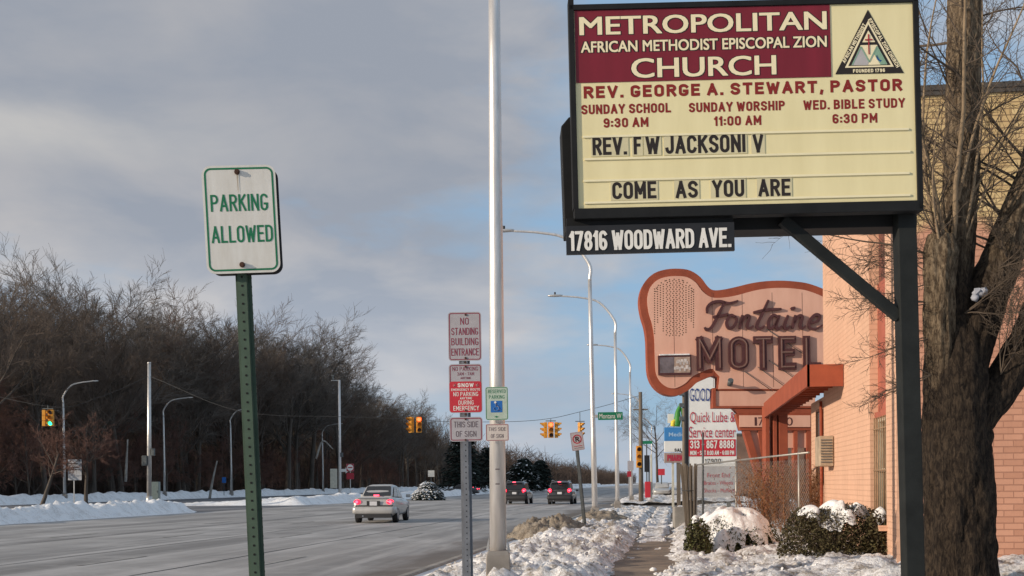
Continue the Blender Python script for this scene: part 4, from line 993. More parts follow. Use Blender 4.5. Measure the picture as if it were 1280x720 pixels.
# no parking sign with crossed R, leaning post stuck in the ploughed snow
RD = 32.6; f = G(731.5, RD, .3)
rs = thing('no_parking_sign', 'white sign with crossed out letter R on a leaning dark post in the snow heap', 'road sign', (f.x, f.y, .3), YAW, tilt=-5.4)
Ri = wm(rs).inverted(); H = (Ri @ P(722, 545, RD)).z
b = MB(); uchannel(b, 0, -.3, H, .085, .04, .01); b.build('post', M['darksteel'], rs)
v = Ri @ P(721.7, 551.5, RD); o = plate(rs, 'sign_plate', 0, 0, .345, .50, .03, M['sign_grey'], BR, inset=.012, bw=.006); o.location = (v.x, -.01, v.z); o.rotation_euler = (0, R(-2), 0)
b = MB(); n = 24; q = [(math.cos(i*2*math.pi/n), math.sin(i*2*math.pi/n)) for i in range(n)]
b.add([(x*.125, -.002, .055+z*.125) for x, z in q]+[(x*.095, -.002, .055+z*.095) for x, z in q], [(i, (i+1) % n, (i+1) % n+n, i+n) for i in range(n)]); b.bar((-.08, -.0046, .055+.08), (.08, -.0046, .055-.08), .026, .001); b.build('prohibition_ring', M['red_ink'], o)
me = stroke_text('R', .10, .14, .028); me.materials.append(M['black_text']); q = bpy.data.objects.new('lettering', me); C.objects.link(q); q.parent = o; q.location = (0, -.0025, .055)
b = MB(); b.add([(-.11, -.0022, -.14), (.11, -.0022, -.14), (.11, -.0022, -.125), (-.11, -.0022, -.125)], [(0, 1, 2, 3)]); b.bar((-.12, -.0025, -.18), (.12, -.0025, -.18), .022, .001); b.build('arrow', M['red_ink'], o)
# street name sign between the lamp posts
f = P(763, 520, 44.8)
st = thing('street_name_sign', 'green street name sign reading montana w fixed to a lamp post', 'street sign', (f.x, f.y, f.z), YAW, tilt=-.5)
b = MB(); b.box((0, 0, 0), (.92, .02, .29)); q = b.build('sign_plate', M['street_green'], st)
letters_m(st, 'Montana W', 0, 0, .82, .18, M['white_text'], -.014, bold=.0)
b = MB(); b.box((-.5, .04, 0), (.14, .05, .12)); b.build('bracket', M['galv'], st)

SD = 82.0
sgp, H = pole('utility_pole', 'dark utility pole carrying the signal span wire at the crossing', 'pole', 801.5, SD, 490, .17, M['wood_post'], .05)
b = MB(); b.bar((-.5, 0, H-1.2), (.5, 0, H-1.2), .09, .09); b.build('crossarm', M['wood_post'], sgp)
A = P(801, 494, SD); pts = [A, P(760, 506, SD), P(724, 515, SD), P(688, 523, SD), P(640, 527, SD), P(560, 527, SD), P(518, 524, SD), P(430, 521, SD), P(300, 514, SD), P(187, 470, 84)]
b = MB(); b.tube(spline(pts, 6), .017, 5); tag(b.build('span_wire', M['wire']), 'thin dark span wire holding the traffic signals over the road', 'cable')
f = G(-90, 82, .2); H2 = 9
wp = thing('signal_pole', 'grey steel pole at the far left end of the span wire', 'pole', (f.x, f.y, .2), YAW)
b = MB(); b.tube([(0, 0, 0), (0, 0, H2)], [.17, .12], 12); b.build('shaft', M['galv'], wp)
b = MB(); b.tube(spline([P(187, 470, 84), P(120, 498, 81), P(60, 508, 80), (f.x, f.y, 8.9)], 6), .014, 5); tag(b.build('span_wire', M['wire']), 'thin dark wire holding the green traffic signal at far left', 'cable')
def signal_head(par, cx, lit, y=0, rz=0, hh=1.08, side=False, top='neutral'):
    w = .36
    b = MB()
    for i in range(3): b.box((0, .0, (1-i)*hh/3), (w, .22, hh/3-.012))
    o = b.build('signal_head', M['sig_yellow'], par, .02); o.location = (cx, y, 0); o.rotation_euler = (0, 0, R(rz))
    for i in range(3):
        z = (1-i)*hh/3; b = MB(); b.tube([(0, -.112, z), (0, -.125, z)], .135, 14)
        m = M['lens_off'] if i != lit else (M['lens_red'] if i == 0 else M['lens_green'])
        if i == 1 and lit != 1: m = M['lens_amber']
        b.build('lens', m, o)
        b = MB(); a0 = [R(-20+k*22) for k in range(11)]
        b.add([(.15*math.cos(a), -.11, z+.15*math.sin(a)) for a in a0]+[(.15*math.cos(a), -.36 if .2 < math.sin(a) else -.24, z+.15*math.sin(a)) for a in a0], [(k, k+1, k+12, k+11) for k in range(10)]); b.build('visor', M['sig_yellow'] , o)
    return o
def hang_signal(px, py, d, heads, label, hang):
    f = P(px, py, d); t = thing('traffic_signal', label, 'traffic signal', f, YAW, 'signals hanging over the road')
    for (cx, lit, y, rz) in heads: signal_head(t, cx, lit, y, rz)
    b = MB(); b.cyl((0, 0, .5), (0, 0, .5+hang), .025, 6); b.bar((-.35, 0, .62), (.35, 0, .62), .06, .06); b.build('hanger', M['darksteel'], t); return t
hang_signal(60, 522.5, 79, [(-.26, None, .1, 90), (.2, 2, 0, 0)], 'hanging traffic signal with a green light before the left woods', .35)
hang_signal(518.5, 531, SD, [(-.24, None, 0, -55), (.28, 0, 0, 12)], 'hanging traffic signal with a red light beside the no standing post', .05)
hang_signal(688.5, 537.5, SD, [(0, 0, 0, 5), (-.36, None, .12, -85), (.38, None, .12, 85)], 'three faced hanging traffic signal with a red light over the dark cars', .25)
hang_signal(725, 537, 90, [(0, None, 0, 60)], 'hanging traffic signal partly behind the crossed out R sign', .8)
f = P(799, 571, SD-.3); t = thing('traffic_signal', 'yellow traffic signal mounted on the dark utility pole at the kerb', 'traffic signal', f, YAW, 'signals at the kerb')
signal_head(t, -.02, None, 0, 0, 1.5); b = MB(); b.bar((0, .1, .5), (.1, .3, .5), .05, .05); b.bar((0, .1, -.5), (.1, .3, -.5), .05, .05); b.build('bracket', M['darksteel'], t)

# ================================================================== VEHICLES
def ring(y, w, z0, z1, n=24, e=.38, tuck=1.0):
    out = []
    for i in range(n):
        a = 2*math.pi*i/n; c, s_ = math.cos(a), math.sin(a)
        x = w*math.copysign(abs(c)**e, c); z = (z0+z1)/2+(z1-z0)/2*math.copysign(abs(s_)**e, s_)
        if z < (z0+z1)/2: x *= lerp(1, tuck, ((z0+z1)/2-z)/((z1-z0)/2))
        out.append((x, y, z))
    return out
def car(label, loc, rz, paint, suv, px_group=None, plate_txt=True):
    t = thing('suv' if suv else 'sedan', label, 'car', loc, rz)
    if suv: L, w, belt, H, z0 = 4.5, .93, 1.05, 1.68, .30
    else: L, w, belt, H, z0 = 4.85, .92, .98, 1.45, .24
    b = MB()                                             # rear bumper at y = 0, nose towards +y
    if suv: prof = [(0, .80, .42, .72), (.05, .88, .36, .98), (.3, .92, z0, 1.06), (1.2, w, z0-.02, belt), (3.0, w, z0-.02, 1.02), (3.6, .92, z0, .98), (4.2, .87, .32, .86), (4.45, .74, .4, .70)]
    else: prof = [(0, .78, .36, .66), (.05, .86, .30, .90), (.28, .90, z0, .98), (.9, .92, z0-.02, belt), (1.6, w, z0-.02, .96), (3.2, w, z0-.02, .92), (4.2, .89, .26, .82), (4.7, .80, .32, .70), (4.84, .62, .4, .6)]
    b.loft([ring(y, ww, a, c, 28, .36, .93) for y, ww, a, c in prof]); b.build('body', paint, t)
    if suv: gh = [(.06, .62, .96, 1.04), (.16, .71, .96, 1.34), (.35, .70, .96, 1.58), (.8, .69, .96, 1.66), (1.8, .70, .96, H), (2.5, .68, .96, 1.62), (3.3, .72, .96, 1.02)]
    else: gh = [(.75, .66, .9, .97), (1.1, .64, .9, 1.20), (1.5, .60, .9, 1.40), (2.1, .59, .9, H), (2.7, .60, .9, 1.41), (3.5, .68, .9, .94)]
    b = MB(); b.loft([ring(y, ww, a, c, 28, .30) for y, ww, a, c in gh]); g = b.build('cabin', paint, t)
    # glass panes stand just proud of the cabin
    def pane(pts, name, m=M['glass']): bb = MB(); bb.add(pts, [tuple(range(len(pts)))]); return bb.build(name, m, t)
    if suv:
        pane([(-.60, .015, 1.10), (.60, .015, 1.10), (.66, .02, 1.14), (.60, .17, 1.50), (.54, .21, 1.55), (-.54, .21, 1.55), (-.60, .17, 1.50), (-.66, .02, 1.14)], 'rear_window')
        for s_ in (-1, 1):
            pane([(s_*.735, .4, 1.10), (s_*.735, 1.5, 1.10), (s_*.70, 1.5, 1.54), (s_*.70, .62, 1.50)], 'side_window'); pane([(s_*.735, 1.56, 1.10), (s_*.735, 2.95, 1.08), (s_*.70, 2.4, 1.54), (s_*.70, 1.56, 1.55)], 'side_window')
        b = MB(); b.bar((-.6, .10, 1.63), (.6, .10, 1.63), .22, .05, up=(0, 0, 1)); b.build('roof_spoiler', paint, t, .02)
        bz, by = 1.62, -.015
        for s_ in (-1, 1):
            b = MB(); b.tube([(s_*.60, .5, 1.70), (s_*.60, .9, 1.73), (s_*.60, 2.0, 1.73), (s_*.60, 2.4, 1.69)], .02, 6); b.build('roof_rail', M['galv'], t)
    else:
        pane([(-.56, .80, 1.02), (.56, .80, 1.02), (.60, .84, 1.04), (.52, 1.38, 1.36), (.48, 1.42, 1.385), (-.48, 1.42, 1.385), (-.52, 1.38, 1.36), (-.60, .84, 1.04)], 'rear_window')
        for s_ in (-1, 1):
            pane([(s_*.685, 1.15, .99), (s_*.685, 2.1, .98), (s_*.605, 2.1, 1.38), (s_*.615, 1.62, 1.35)], 'side_window'); pane([(s_*.685, 2.16, .98), (s_*.685, 3.2, .96), (s_*.605, 2.72, 1.34), (s_*.605, 2.16, 1.38)], 'side_window')
        bz, by = 1.04, .70
    b = MB(); b.box((0, by, bz), (.22, .05, .045)); b.build('high_brake_light', M['brake'], t)
    for s_ in (-1, 1):
        b = MB()
        if suv: b.loft([ring(y, 1, 0, 1, 12, .6) for y in (0,)]*0 or [[(s_*(.70+.14*math.cos(a)), y+(.10 if s_*math.cos(a)*s_ > .3 else 0), 1.0+.16*math.sin(a)) for a in [i*math.pi/6 for i in range(12)]] for y in (-.02, .14)])
        else: b.loft([[(s_*(.70+.155*math.cos(a)), y+(.06 if math.cos(a) > .5 else 0), .80+.095*math.sin(a)) for a in [i*math.pi/6 for i in range(12)]] for y in (-.015, .15)])
        b.build('tail_light', M['tail'], t)
        b = MB(); b.tube([(s_*.71, -.045, 1.0 if suv else .80), (s_*.71, -.015, 1.0 if suv else .80)], .07 if suv else .055, 10); b.build('brake_light', M['brake'], t)
    b = MB(); b.loft([ring(y, ww, a, c, 28, .34) for y, ww, a, c in ((-.06, .78, .40, .58), (-.02, .90, .34, .63), (.18, .935, .33, .64), (.5, .935, .33, .62))]); b.build('bumper', M['plastic'] if suv else paint, t)
    b = MB(); b.box((0, .12, .27), (1.5, .3, .14)); b.build('underside', M['plastic'], t)
    b = MB(); b.box((0, -.025, .66), (1.66, .05, .03)); b.box((0, .02 if suv else .03, .93), (1.3, .02, .02)); b.build('panel_gap', M['plastic'], t)
    pz = .82 if suv else .74
    b = MB(); b.box((0, -.03, pz), (.56, .03, .19)); pr = b.build('plate_recess', M['plastic'], t)
    b = MB(); b.box((0, -.048, pz), (.31, .006, .155)); b.build('licence_plate', M['plate'], pr)
    b = MB(); b.cyl((-.45, -.04, .27), (-.45, .2, .27), .035, 8); b.build('exhaust', M['rim'], t)
    for y in (.85, 3.62):
        for s_ in (-1, 1):
            r = .35 if suv else .32; x = s_*.80
            b = MB(); pr_ = [(r*.62, -.1), (r*.95, -.11), (r, -.08), (r, .08), (r*.95, .11), (r*.62, .1)]
            b.loft([[(x+wd, y+rr*math.cos(a), r+rr*math.sin(a)) for a in [i*math.pi/10 for i in range(20)]] for rr, wd in pr_], cap=True); wh = b.build('wheel', M['tyre'], t)
            b = MB(); b.tube([(x+s_*.095, y, r), (x+s_*.112, y, r)], r*.6, 14); b.build('rim', M['rim'], wh)
    for s_ in (-1, 1):
        b = MB(); b.box((s_*(w+.10), 3.0, 1.0), (.2, .1, .13)); b.build('wing_mirror', paint, t, .03)
        b = MB(); b.box((s_*(w-.012), 2.1, .80 if not suv else .86), (.014, .2, .03)); b.build('door_handle', paint, t)
    return t
f = G(467, 47.6, 0); car('silver sedan with lit tail lights driving away on the near road', (f.x, f.y, 0), 4.5, M['silver_car'], False).scale = (.94, 1, 1.06)
f = G(643, 88, 0); car('dark SUV half hidden behind the silver lamp post', (f.x, f.y, 0), 0, M['dark_car'], True)
f = G(699.5, 86, 0); car('dark grey SUV right of the lamp post with bright tail lights', (f.x, f.y, 0), 0, M['grey_car'], True)
f = G(598, 165, 0); car('far dark car waiting beyond the no standing post', (f.x, f.y, 0), 90, M['grey_car'], False)
f = G(828, 120, 0); car('distant pale car standing at the end of the pavement', (f.x, f.y, .1), 180, M['silver_car'], False)

# ================================================================== TREES
def grow(rg, p, d, L, r, lvl, trunk, twigs, cfg):
    n = cfg['seg'][lvl]; pts = [p.copy()]; rad = [r]; q = p.copy(); dd = d.normalized()
    for i in range(n):
        w = cfg['wob'][lvl]; dd = (dd+Vector((rg.uniform(-w, w), rg.uniform(-w, w), rg.uniform(-w, w)+cfg['up'][lvl]))).normalized()
        q = q+dd*(L/n); pts.append(q.copy()); rad.append(r*lerp(1, cfg['tap'][lvl], (i+1)/n))
    (trunk if lvl < cfg['split'] else twigs).tube(pts, rad, cfg['side'][lvl], cap=False)
    if lvl+1 >= len(cfg['n']): return
    for c in range(cfg['n'][lvl+1]):
        t = cfg['t0'][lvl]+(1-cfg['t0'][lvl])*((c+rg.random())/cfg['n'][lvl+1]); i = min(n-1, int(t*n)); u = t*n-i
        bp = pts[i].lerp(pts[i+1], u); ax = (pts[i+1]-pts[i]).normalized()
        az = rg.random()*6.283; s_ = ax.orthogonal().normalized(); s_.rotate(Matrix.Rotation(az, 3, ax))
        an = R(rg.uniform(*cfg['ang'][lvl+1])); nd = ax*math.cos(an)+s_*math.sin(an)
        grow(rg, bp, nd, L*cfg['len'][lvl+1]*rg.uniform(.7, 1.15)*(1-.35*t if lvl == 0 else 1), max(cfg['rmin'], lerp(rad[i], rad[i+1], u)*cfg['rf'][lvl+1]), lvl+1, trunk, twigs, cfg)
WOOD = dict(seg=[9, 6, 4, 3, 2], wob=[.06, .13, .18, .22, .25], up=[.03, .055, .045, .03, .02], tap=[.35, .35, .35, .5, .6], split=2, side=[8, 5, 3, 3, 3],
            n=[1, 14, 9, 7, 6], t0=[.26, .25, .2, .15, 0], ang=[(0, 0), (20, 52), (20, 52), (20, 50), (16, 45)], len=[1, .66, .44, .48, .55], rf=[1, .5, .5, .55, .6], rmin=.014)
def make_tree(name, seed, H, r, cfg, mt, mw, label, cat, group):
    rg = random.Random(seed); a, c = MB(), MB(); grow(rg, Vector((0, 0, -.3)), Vector((rg.uniform(-.05, .05), rg.uniform(-.05, .05), 1)), H, r, 0, a, c, cfg)
    t = thing(name, label, cat, (0, 0, 0), 0, group); a.build('trunk', mt, t, fix=False); c.build('crown', mw, t, fix=False); return t
LW = ['tall bare grey brown tree in the dense leafless woods across the road', 'tall bare tree with pale grey twigs in the woods across the road', 'bare tree with reddish brown twigs in the woods across the road']
protos = []
for i, (H, mw, lb) in enumerate(((13, 'twig_woods', 0), (14, 'twig_grey', 1), (12, 'twig_red', 2), (15, 'twig_woods', 0), (12.5, 'twig_grey', 1), (14, 'twig_woods', 0), (15, 'twig_grey', 1), (14, 'twig_woods', 0))):
    protos.append(make_tree('bare_tree', 40+i, H, .26+.05*(i % 3), dict(WOOD, t0=[(.30, .45, .38, .5)[i % 4], .25, .2, .15, 0], ang=[(0, 0), ((22, 55), (30, 65), (24, 60), (28, 62))[i % 4], (20, 55), (20, 50), (16, 45)]), M['bark_woods'], M[mw], LW[lb], 'tree', 'bare trees of the woods across the road'))
rg = random.Random(11); used = set(); cnt = 0
rows = [(-61.5, 6.3), (-66, 6.8), (-72, 7.6), (-79, 8.5), (-87, 9.5)]
for ri, (X, st_) in enumerate(rows):
    y = 97+ri*3.5
    while y < 330 and cnt < 270:
        k_ = rg.randrange(len(protos)); x = X+rg.uniform(-2, 2); sc = 1.17*rg.choice((.66, .78, .86, .92, .98, 1.04, 1.1))*rg.uniform(.95, 1.05)*(1.06 if ri > 1 else 1)*lerp(.78, 1.1, sm(95, 150, y))*lerp(1, .70, sm(165, 320, y))
        px = 845+F_PX*(x/y)
        o = protos[k_] if k_ not in used else copy_tree(protos[k_]); used.add(k_)
        o.location = (x, y+rg.uniform(-2, 2), 0); o.rotation_euler = (0, 0, rg.random()*6.28); o.scale = (sc*rg.uniform(.95, 1.2), sc*rg.uniform(.95, 1.2), sc); cnt += 1
        y += st_*rg.uniform(.7, 1.3)*(1 if y < 200 else 1.35)
for k_, o in enumerate(protos):
    if k_ not in used: o.location = (-70, 120+9*k_, 0)
# low reddish trees along the wood edge
rg = random.Random(17); UND = dict(WOOD, n=[1, 11, 8, 6, 5], t0=[.2, .2, .2, .1, 0], ang=[(0, 0), (25, 70), (25, 65), (22, 60), (20, 60)], len=[1, .6, .5, .46, .5], up=[.02, .03, .02, .01, 0], rmin=.011)
und = [make_tree('understory_tree', 90+i, 4.6+i*.7, .09, UND, M['bark_woods'], M['twig_red'], 'low reddish brown understory tree at the foot of the tall woods', 'tree', 'low reddish trees along the wood edge') for i in range(3)]
y = 99; i = 0
while y < 260:
    o = und[i] if i < 3 else copy_tree(und[rg.randrange(3)]); o.location = (-59.6-rg.random()*4, y, 0); o.rotation_euler = (0, 0, rg.random()*6.28); sc = rg.uniform(.75, 1.35); o.scale = (sc, sc, sc); y += rg.uniform(2.2, 5.5); i += 1
# pale broken trunks leaning in the wood
for px, d, z, dx, L, lb in ((262, 140, .2, .9, 4.2, 'pale broken trunk leaning in the woods left of the green post'), (157, 128, 2.0, .25, 4.5, 'pale straight snag standing in the woods behind the white sign back'), (395, 170, 5.2, 2.4, 5.5, 'snow covered fallen bough hanging in the woods near the pale pole')):
    f = G(px, d, z); t = thing('broken_trunk', lb, 'dead tree', (f.x, f.y, z), YAW); b = MB(); b.tube(spline([(0, 0, -z if z < 1 else 0), (dx*.4, 0, L*.45), (dx, 0, L*(1 if z < 4 else .25))], 5), flin([.16, .13, .07], 5), 7); b.build('trunk', M['pale_wood'], t)
# understorey and the deep wood that reads as one dark mass
b = MB(); rg = random.Random(5)
for i in range(11000):
    y = 92+rg.random()**1.7*330; x = -62.5-34*rg.random()**.8; h = rg.uniform(1.5, 7.5)*(1 if rg.random() < .7 else 1.5); r = rg.uniform(.012, .045)
    lx, ly = rg.uniform(-.45, .45)*h, rg.uniform(-.45, .45)*h
    p0 = Vector((x, y, -.1)); p1 = p0+Vector((lx*.4, ly*.4, h*.5)); p2 = p0+Vector((lx, ly, h)); b.tube([p0, p1, p2], [r, r*.8, r*.3], 3, cap=False)
    for k_ in range(7):
        t_ = rg.uniform(.2, .95); q = p0.lerp(p2, t_); e = q+Vector((rg.uniform(-1, 1), rg.uniform(-1, 1), rg.uniform(.2, 1)))*h*.28; b.tube([q, e], [r*.6, r*.25], 3, cap=False)
tag(b.build('undergrowth', M['brush'], fix=False), 'dense dark brush under the bare woods across the road', kind='stuff')
b = MB()
for i in range(6500):
    y = 95+rg.random()**1.4*420; x = -82-60*rg.random(); h = rg.uniform(9, 18); r = rg.uniform(.06, .2); p0 = Vector((x, y, 0)); p2 = p0+Vector((rg.uniform(-2, 2), rg.uniform(-2, 2), h)); b.tube([p0, p2], [r, r*.3], 3, cap=False)
    for k_ in range(7):
        q = p0.lerp(p2, rg.uniform(.25, .95)); e = q+Vector((rg.uniform(-1, 1), rg.uniform(-1, 1), rg.uniform(.1, 1)))*3.2; b.tube([q, e], [r*.4, .02], 3, cap=False)
for i in range(5200):                                    # the wood's far end, towards the vanishing point
    y = 330+rg.random()**1.5*1500; x = -58-50*rg.random(); h = rg.uniform(6, 17)*(1 if y < 600 else .9); r = rg.uniform(.1, .25); p0 = Vector((x, y, 0)); p2 = p0+Vector((rg.uniform(-2, 2), rg.uniform(-2, 2), h)); b.tube([p0, p2], [r, r*.3], 3, cap=False)
    for k_ in range(9):
        q = p0.lerp(p2, rg.uniform(.2, .95)); e = q+Vector((rg.uniform(-1, 1), rg.uniform(-1, 1), rg.uniform(.0, 1)))*3.6; b.tube([q, e], [r*.5, .04], 3, cap=False)
tag(b.build('deep_woods', M['brush'], fix=False), 'far leafless woods fading toward the end of the road', kind='stuff')
# two small median trees with reddish crowns
SMALL = dict(WOOD, n=[1, 9, 8, 6, 5], t0=[.5, .2, .2, .1, 0], ang=[(0, 0), (35, 75), (25, 65), (22, 60), (20, 60)], len=[1, .75, .5, .46, .5], up=[.0, .02, .01, .0, 0], rmin=.009)
for px, d, H, lb, seed, dr in ((50.5, 79, 3.9, 'small median tree with a leaning forked trunk and reddish twigs', 5, (.32, 0, 1)), (107.5, 81, 4.1, 'small median tree with a straight dark trunk and reddish twigs', 9, (.0, 0, 1))):
    f = G(px, d, .3); t = thing('small_tree', lb, 'tree', (f.x, f.y, .3), YAW); a, c = MB(), MB(); grow(random.Random(seed), Vector((0, 0, -.3)), Vector(dr), H, .16, 0, a, c, SMALL)
    a.build('trunk', M['bark_woods'], t, fix=False); c.build('crown', M['twig_red'], t, fix=False)
t = make_tree('bare_tree', 77, 9, .2, SMALL, M['bark_woods'], M['twig_grey'], 'lone bare tree beyond the crossing behind the blue sign', 'tree', None); f = G(822, 150, 0); t.location = f
def make_fir(name, label, loc, H, w, snowy, seed):
    rg = random.Random(seed); t = thing(name, label, 'evergreen', loc, 0)
    b = MB(); b.tube([(0, 0, 0), (0, 0, H*.9)], [.2, .03], 6); b.build('trunk', M['bark_woods'], t)
    b, s2 = MB(), MB()
    for i in range(2600):
        z = H*(.04+.93*rg.random()); a_ = 0; rr = w*(1-z/H)**.42*rg.random()**.45*(.85+.3*noise.noise((z*1.1, seed, 0))); a = rg.random()*6.283
        c = Vector((rr*math.cos(a), rr*math.sin(a), z)); q = .34*rg.uniform(.5, 1.2); u = Vector((math.cos(a), math.sin(a), -.35))*q; v_ = Vector((-math.sin(a), math.cos(a), rg.uniform(-.4, .4)))*q*.7
        b.add([c-u-v_, c+u*.6-v_*.6, c+u, c-u+v_], [(0, 1, 2, 3)])
        if rg.random() < snowy and rr > w*(1-z/H)**.42*.6: s2.add([c-u*.7-v_*.8+Vector((0, 0, .06)), c+u*.5-v_*.5+Vector((0, 0, .08)), c+u*.9+Vector((0, 0, .04)), c-u*.7+v_*.8+Vector((0, 0, .06))], [(0, 1, 2, 3)])
    b.build('foliage', M['fir'], t, fix=False)
    if s2.v: s2.build('snow_load', M['snow'], t, fix=False)['kind'] = 'stuff'
    return t
f = G(655, 195, 0); make_fir('fir_tree', 'broad dark fir dusted with snow behind the dark SUV', f, 5.6, 4.2, .16, 3)
f = G(535, 112, 0); make_fir('snowy_bush', 'low evergreen bush covered in snow at the median end right of the sedan', f, 1.7, 1.75, .75, 4)
for i, (px, d, H, w) in enumerate(((578, 175, 9, 4.5), (612, 210, 8, 5), (676, 230, 6, 3.5))):
    f = G(px, d, 0); make_fir('fir_tree', ['dark fir behind the post with three stacked signs', 'dark fir left of the silver lamp post at the wood end', 'dark fir behind the gap between the two dark cars'][i], f, H, w, .01, 20+i)

# ------------------------------------------------------------------ the big street tree on the right
TD = 14.0; kt = TD/F_PX
tf = G(1200, TD, 0)
tt = thing('street_tree', 'large rugged bare street tree with pruned stub beside the church sign post', 'tree', (tf.x, tf.y, 0), 0)
Ti = wm(tt).inverted()
def tl(px, py, dy=0): return Ti @ (P(px, py, TD)+Vector((0, dy, 0)))
def barkd(sc, amt):
    def f_(p, a, i):
        q = Vector((math.cos(a)*2.6, math.sin(a)*2.6, p.z*.7)); return amt*(noise.fractal(q*sc, .8, 2.2, 4))+amt*.5*noise.noise(q*sc*5)
    return f_
def limb(b, pts, wid, dsc=1.9, amt=.13, n=56, k_=18):
    sp2 = spline([tl(*p) for p in pts], k_); b.tube(sp2, [w*kt/2 for w in flin(wid, k_)], n, disp=barkd(dsc, amt)); return sp2
b = MB()
limb(b, [(1204, 775), (1201, 740), (1199, 700), (1198, 620), (1195, 540), (1194, 470), (1196, 420), (1200, 385), (1206, 360)], [112, 96, 88, 83, 79, 79, 62, 36, 6])
limb(b, [(1196, 560), (1218, 520), (1244, 490), (1270, 452), (1300, 395), (1330, 300, .5), (1350, 150, 1)], [52, 54, 50, 46, 44, 36, 26])
lb1 = limb(b, [(1200, 500), (1208, 440), (1228, 380), (1250, 328), (1272, 268), (1300, 190), (1320, 60, .6)], [60, 60, 54, 48, 42, 38, 30])
b.build('trunk', M['bark_shade_blend'], tt, fix=False)
b = MB()
lb2 = limb(b, [(1196, 620), (1192, 520), (1187, 400), (1194, 320), (1201, 230), (1203, 130), (1206, 0), (1210, -200), (1214, -500)], [20, 40, 48, 44, 42, 40, 40, 34, 18])
b.build('upper_limb', M['bark_shade_blend'], tt, fix=False)
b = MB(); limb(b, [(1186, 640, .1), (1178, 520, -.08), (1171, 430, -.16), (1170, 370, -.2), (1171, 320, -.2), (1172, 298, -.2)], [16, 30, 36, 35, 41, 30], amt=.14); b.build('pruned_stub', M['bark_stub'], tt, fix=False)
b = MB(); c_ = tl(1216, 372, -.25)
for i in range(5): chunk(b, c_+Vector((rnd.uniform(-.06, .06), rnd.uniform(-.03, .03), rnd.uniform(-.045, .045))), .075, rnd)
b.build('fork_lump', mat('blue_grey_lump', (.36, .38, .44), .85, 0, .2, 9), tt)  # bag-like bluish grey lump caught in the fork
# pale water shoots and fine dark twigs
rg = random.Random(21); sh, tw = MB(), MB()
SH = dict(seg=[9, 5, 3], wob=[.10, .18, .25], up=[.035, .04, .02], tap=[.25, .35, .5], split=1, side=[6, 4, 3], n=[1, 13, 5], t0=[.2, .15, .1], ang=[(0, 0), (25, 65), (25, 60)], len=[1, .32, .45], rf=[1, .45, .6], rmin=.0028)
for (px, py, dx, L, r) in ((1180, 335, -.25, 3.2, .030), (1186, 320, -.05, 3.6, .034), (1176, 300, -.45, 2.4, .022), (1190, 380, -.32, 2.2, .02), (1200, 300, .25, 2.6, .024), (1165, 300, -.12, 3.0, .022), (1192, 260, .10, 2.8, .022), (1185, 300, -.6, 1.6, .016), (1210, 250, .5, 2.0, .016), (1188, 340, .35, 1.8, .018)):
    grow(rg, tl(px, py, -.15), Vector((dx, rg.uniform(-.5, .1), 1)), L, r, 0, sh, tw, SH)
sh.build('water_shoots', M['shoot'], tt, fix=False); 
SH2 = dict(SH, n=[1, 16, 7], up=[.01, .02, 0], wob=[.16, .22, .3])
for i in range(34):
    base_ = lb2 if i % 2 == 0 else lb1
    p = base_[rg.randrange(len(base_)//3, len(base_))]
    grow(rg, p, Vector((rg.uniform(-1, 1), rg.uniform(-.9, .6), rg.uniform(.0, .9))), rg.uniform(1.3, 2.6), rg.uniform(.012, .022), 0, tw, tw, SH2)
for (px, py, dx, dz) in ((1175, 330, -1, .1), (1172, 350, -.8, -.2), (1165, 380, -.9, -.3), (1200, 395, .7, .3), (1240, 340, .7, .2), (1225, 375, .6, .5), (1170, 420, -1, -.1), (1255, 330, -.5, .6), (1160, 470, -1, -.2), (1245, 470, .1, 1), (1262, 440, .1, 1)):
    for k_ in range(3): grow(rg, tl(px, py, -.2), Vector((dx+rg.uniform(-.4, .4), rg.uniform(-.6, 0), dz+rg.uniform(-.3, .5))), rg.uniform(.5, 1.15), .008, 0, tw, tw, SH2)
tw.build('crown', M['twig_dark'], tt, fix=False)

